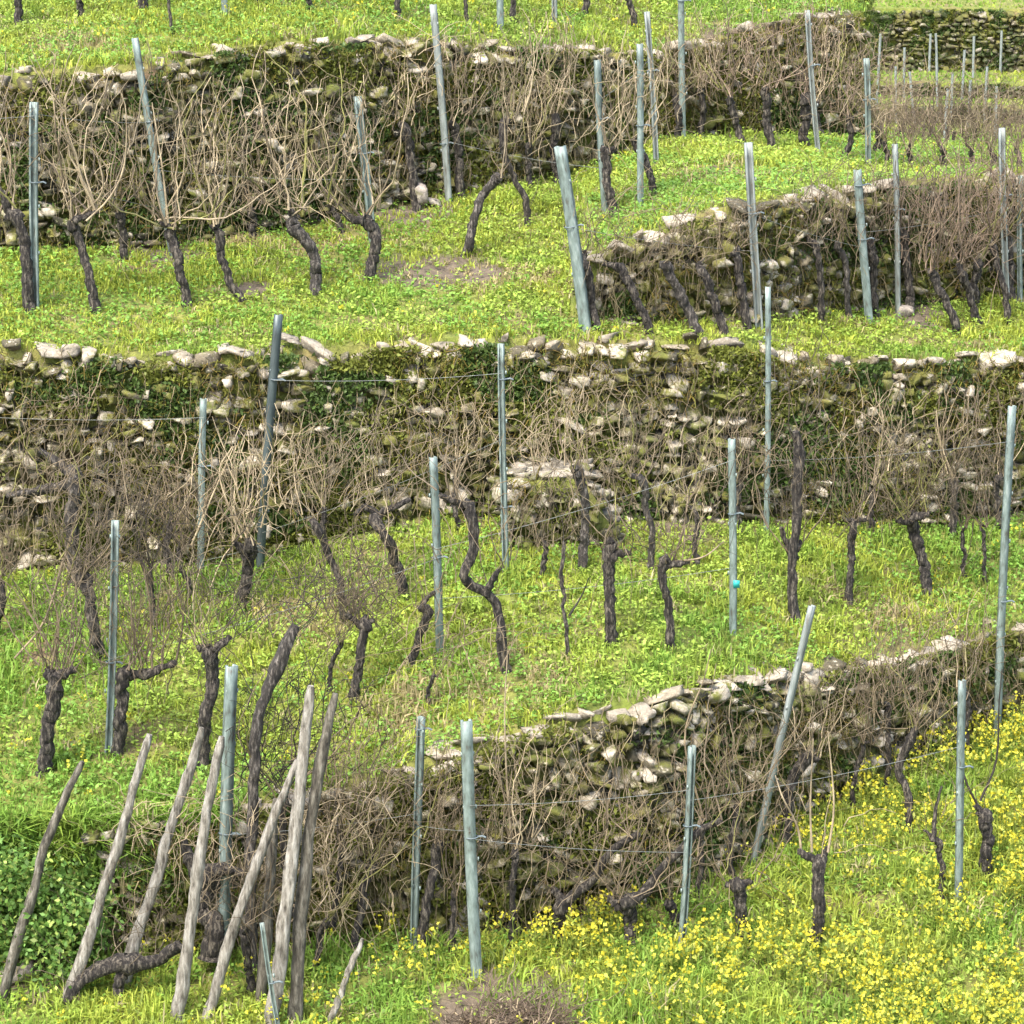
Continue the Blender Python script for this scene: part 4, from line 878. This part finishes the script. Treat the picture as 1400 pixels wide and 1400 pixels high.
# ------------------------------------------------------------------ trellis wires
def wire(label, a, b, fa, fb, sag=.015, r=.0017, cut=None):
    A_ = PO[a][0]+(PO[a][1]-PO[a][0])*fa if not isinstance(a, tuple) else np.array(a)
    B_ = PO[b][0]+(PO[b][1]-PO[b][0])*fb if not isinstance(b, tuple) else np.array(b)
    n = 24; t = np.linspace(0, 1, n)[:, None]; P = A_+(B_-A_)*t; P[:, 2] -= sag*4*(t*(1-t))[:, 0]*np.linalg.norm(B_-A_)
    P += np.array([0, -.04, 0]); loc = P[0].copy()
    o = build('trellis_wire', flat(tube_parts((P-loc)[None], np.full((1, n), r), 4, ref=np.array([0, .3, 1]))), M['wire'], loc=loc)
    tag(o, label, 'wire', 'trellis wires between the posts')
def off(a, f, u, v): return tuple(at(u, v, PO[a][0][1]))
wire('upper wire from the left edge post to the leaning grey post', 1, 2, .95, .62)
wire('lower wire from the left edge post to the leaning grey post', 1, 2, .67, .22)
wire('wire running left from top of the left edge post', off(1, 0, -60, 162), 1, 0, .94)
wire('wire from the leaning grey post to the short leaning post', 2, 3, .4, .45)
wire('wire from thick leaning post to the pale greyish post', 5, 9, .57, .42)
wire('wire from the straight pale post to the tallest upper post', 6, 8, .75, .7)
wire('wire from slender leaning post to the straight pale post', 4, 6, .32, .3)
wire('wire from the pale greyish post to the dark teal post', 9, 11, .62, .5)
wire('wire from the dark teal post to the tall right edge post', 11, 13, .6, .55)
wire('wire from short teal post to the dark leaning post at middle wall', 18, 17, .08, .1)
wire('wire from the dark leaning post to the tall central post', 17, 21, .15, .6)
wire('upper wire from dark leaning post to the tall central post', 17, 21, .75, .88)
wire('wire running left from the short teal post to the left edge', off(18, 0, -60, 566), 18, 0, .9)
wire('wire from left teal post to the middle terrace post', 19, 20, .42, .5)
wire('wire from the middle terrace post to the tagged post', 20, 22, .55, .9)
wire('lower wire from middle terrace post to the tagged post', 20, 22, .3, .35)
wire('wire from the tall thin post to the long right edge post', 10, 23, .3, .9)
wire('wire from the slender teal post to the thick teal post', 25, 26, .55, .58)
wire('upper wire from thick teal post to the pale teal post', 26, 27, .68, .8)
wire('middle wire from thick teal post to the pale teal post', 26, 27, .55, .5)
wire('wire from the pale teal post to the right teal post in flowers', 27, 28, .75, .72)
wire('wire from the dark teal post behind stakes to the slender post', 29, 25, .45, .6)

# ------------------------------------------------------------------ bush and brush pile
p = hit(55, 1312); p[1] = max(p[1], 20.6); p[2] = float(height(p[0], p[1]))
root = empty('bush', p, 'dark green leafy bush at the lower left behind the leaning stakes', 'bush')
cl = [(rng.uniform(-.55, .42), rng.normal(.1, .14), rng.uniform(.08, .74)) for _ in range(60)]
cen = np.array(cl); cen[:, 2] *= 1.28; cen[:, 2] *= np.clip(1.12-np.abs(cen[:, 0]+.05)*.55, .4, 1)
k_ = rng.integers(60, size=8000); C = cen[k_]+rng.normal(0, .10, (8000, 3)); C = C[C[:, 2] > 0]
sh = rng.uniform(.6, 1.5, 60)[k_[:len(C)]][:, None]
cols = np.where(rng.random((len(C), 1)) < .25, np.array([[.27, .35, .08]]), np.array([[.11, .20, .04]]))*sh*rng.uniform(.8, 1.2, (len(C), 1))
o = leaf_cloud('foliage', C, None, .024, cols, M['leaf'], root, np.zeros(3)); del o['kind']
Ps = np.stack([spline([(rng.normal(-.05, .1), .1, 0), c_*.6+np.array([0, 0, .05]), c_], 6) for c_ in cen[:22]])
build('stems', flat(tube_parts(Ps, np.tile(np.linspace(.008, .003, 6), (22, 1)), 4)), M['cane_brown'], root)

p = hit(705, 1408); root = empty('brush_pile', p, 'heap of cut brown vine prunings at the bottom edge', 'brush pile')
n2 = 420; P0 = np.stack([rng.normal(0, .26, n2), rng.normal(0, .12, n2), np.abs(rng.normal(0, .07, n2))], -1); P0[:, 2] *= np.clip(1.3-np.abs(P0[:, 0])*2, .2, 1.3)
d = np.stack([rng.normal(0, .8, n2), rng.normal(0, .4, n2), rng.normal(.25, .3, n2)], -1); d /= np.linalg.norm(d, axis=1, keepdims=True)
o = strands('prunings', P0, rng.uniform(.12, .4, n2), d, rng.normal(0, .2, (n2, 3)), rng.uniform(.003, .006, n2), None, M['cane_red'], root, np.zeros(3), seg=6)
o = strands('dead_leaves', P0[:160]+rng.normal(0, .03, (160, 3)), rng.uniform(.03, .07, 160), rng.normal(0, 1, (160, 3)), rng.normal(0, .3, (160, 3)), rng.uniform(.006, .012, 160), None, M['cane_beige'], root, np.zeros(3), seg=3)

# ------------------------------------------------------------------ light
W = bpy.data.worlds.new('World'); S.world = W; W.use_nodes = True
nt = W.node_tree; sk = nt.nodes.new('ShaderNodeTexSky'); sk.sky_type = 'NISHITA'; sk.sun_disc = False
EL, AZ = R(58), R(-150)                                           # sun high, behind the camera to the left
sk.sun_elevation = EL; sk.sun_rotation = AZ; sk.air_density = 1.0; sk.dust_density = 3.0; sk.ozone_density = 1
nt.links.new(sk.outputs[0], nt.nodes['Background'].inputs[0]); nt.nodes['Background'].inputs[1].default_value = .14
sl = bpy.data.lights.new('sun', 'SUN'); sl.energy = 1.75; sl.angle = R(22); sl.color = (1, .97, .92)
so = bpy.data.objects.new('sun', sl); COL.objects.link(so)
dirv = Vector((math.sin(AZ)*math.cos(EL), math.cos(AZ)*math.cos(EL), math.sin(EL)))
so.rotation_euler = (-dirv).to_track_quat('-Z', 'Y').to_euler()
vs = S.view_settings; vs.view_transform = 'Standard'; vs.look = 'None'; vs.exposure = 1.92; vs.gamma = 1; vs.use_curve_mapping = False
S.cycles.max_bounces = 5; S.cycles.diffuse_bounces = 2; S.cycles.transmission_bounces = 2
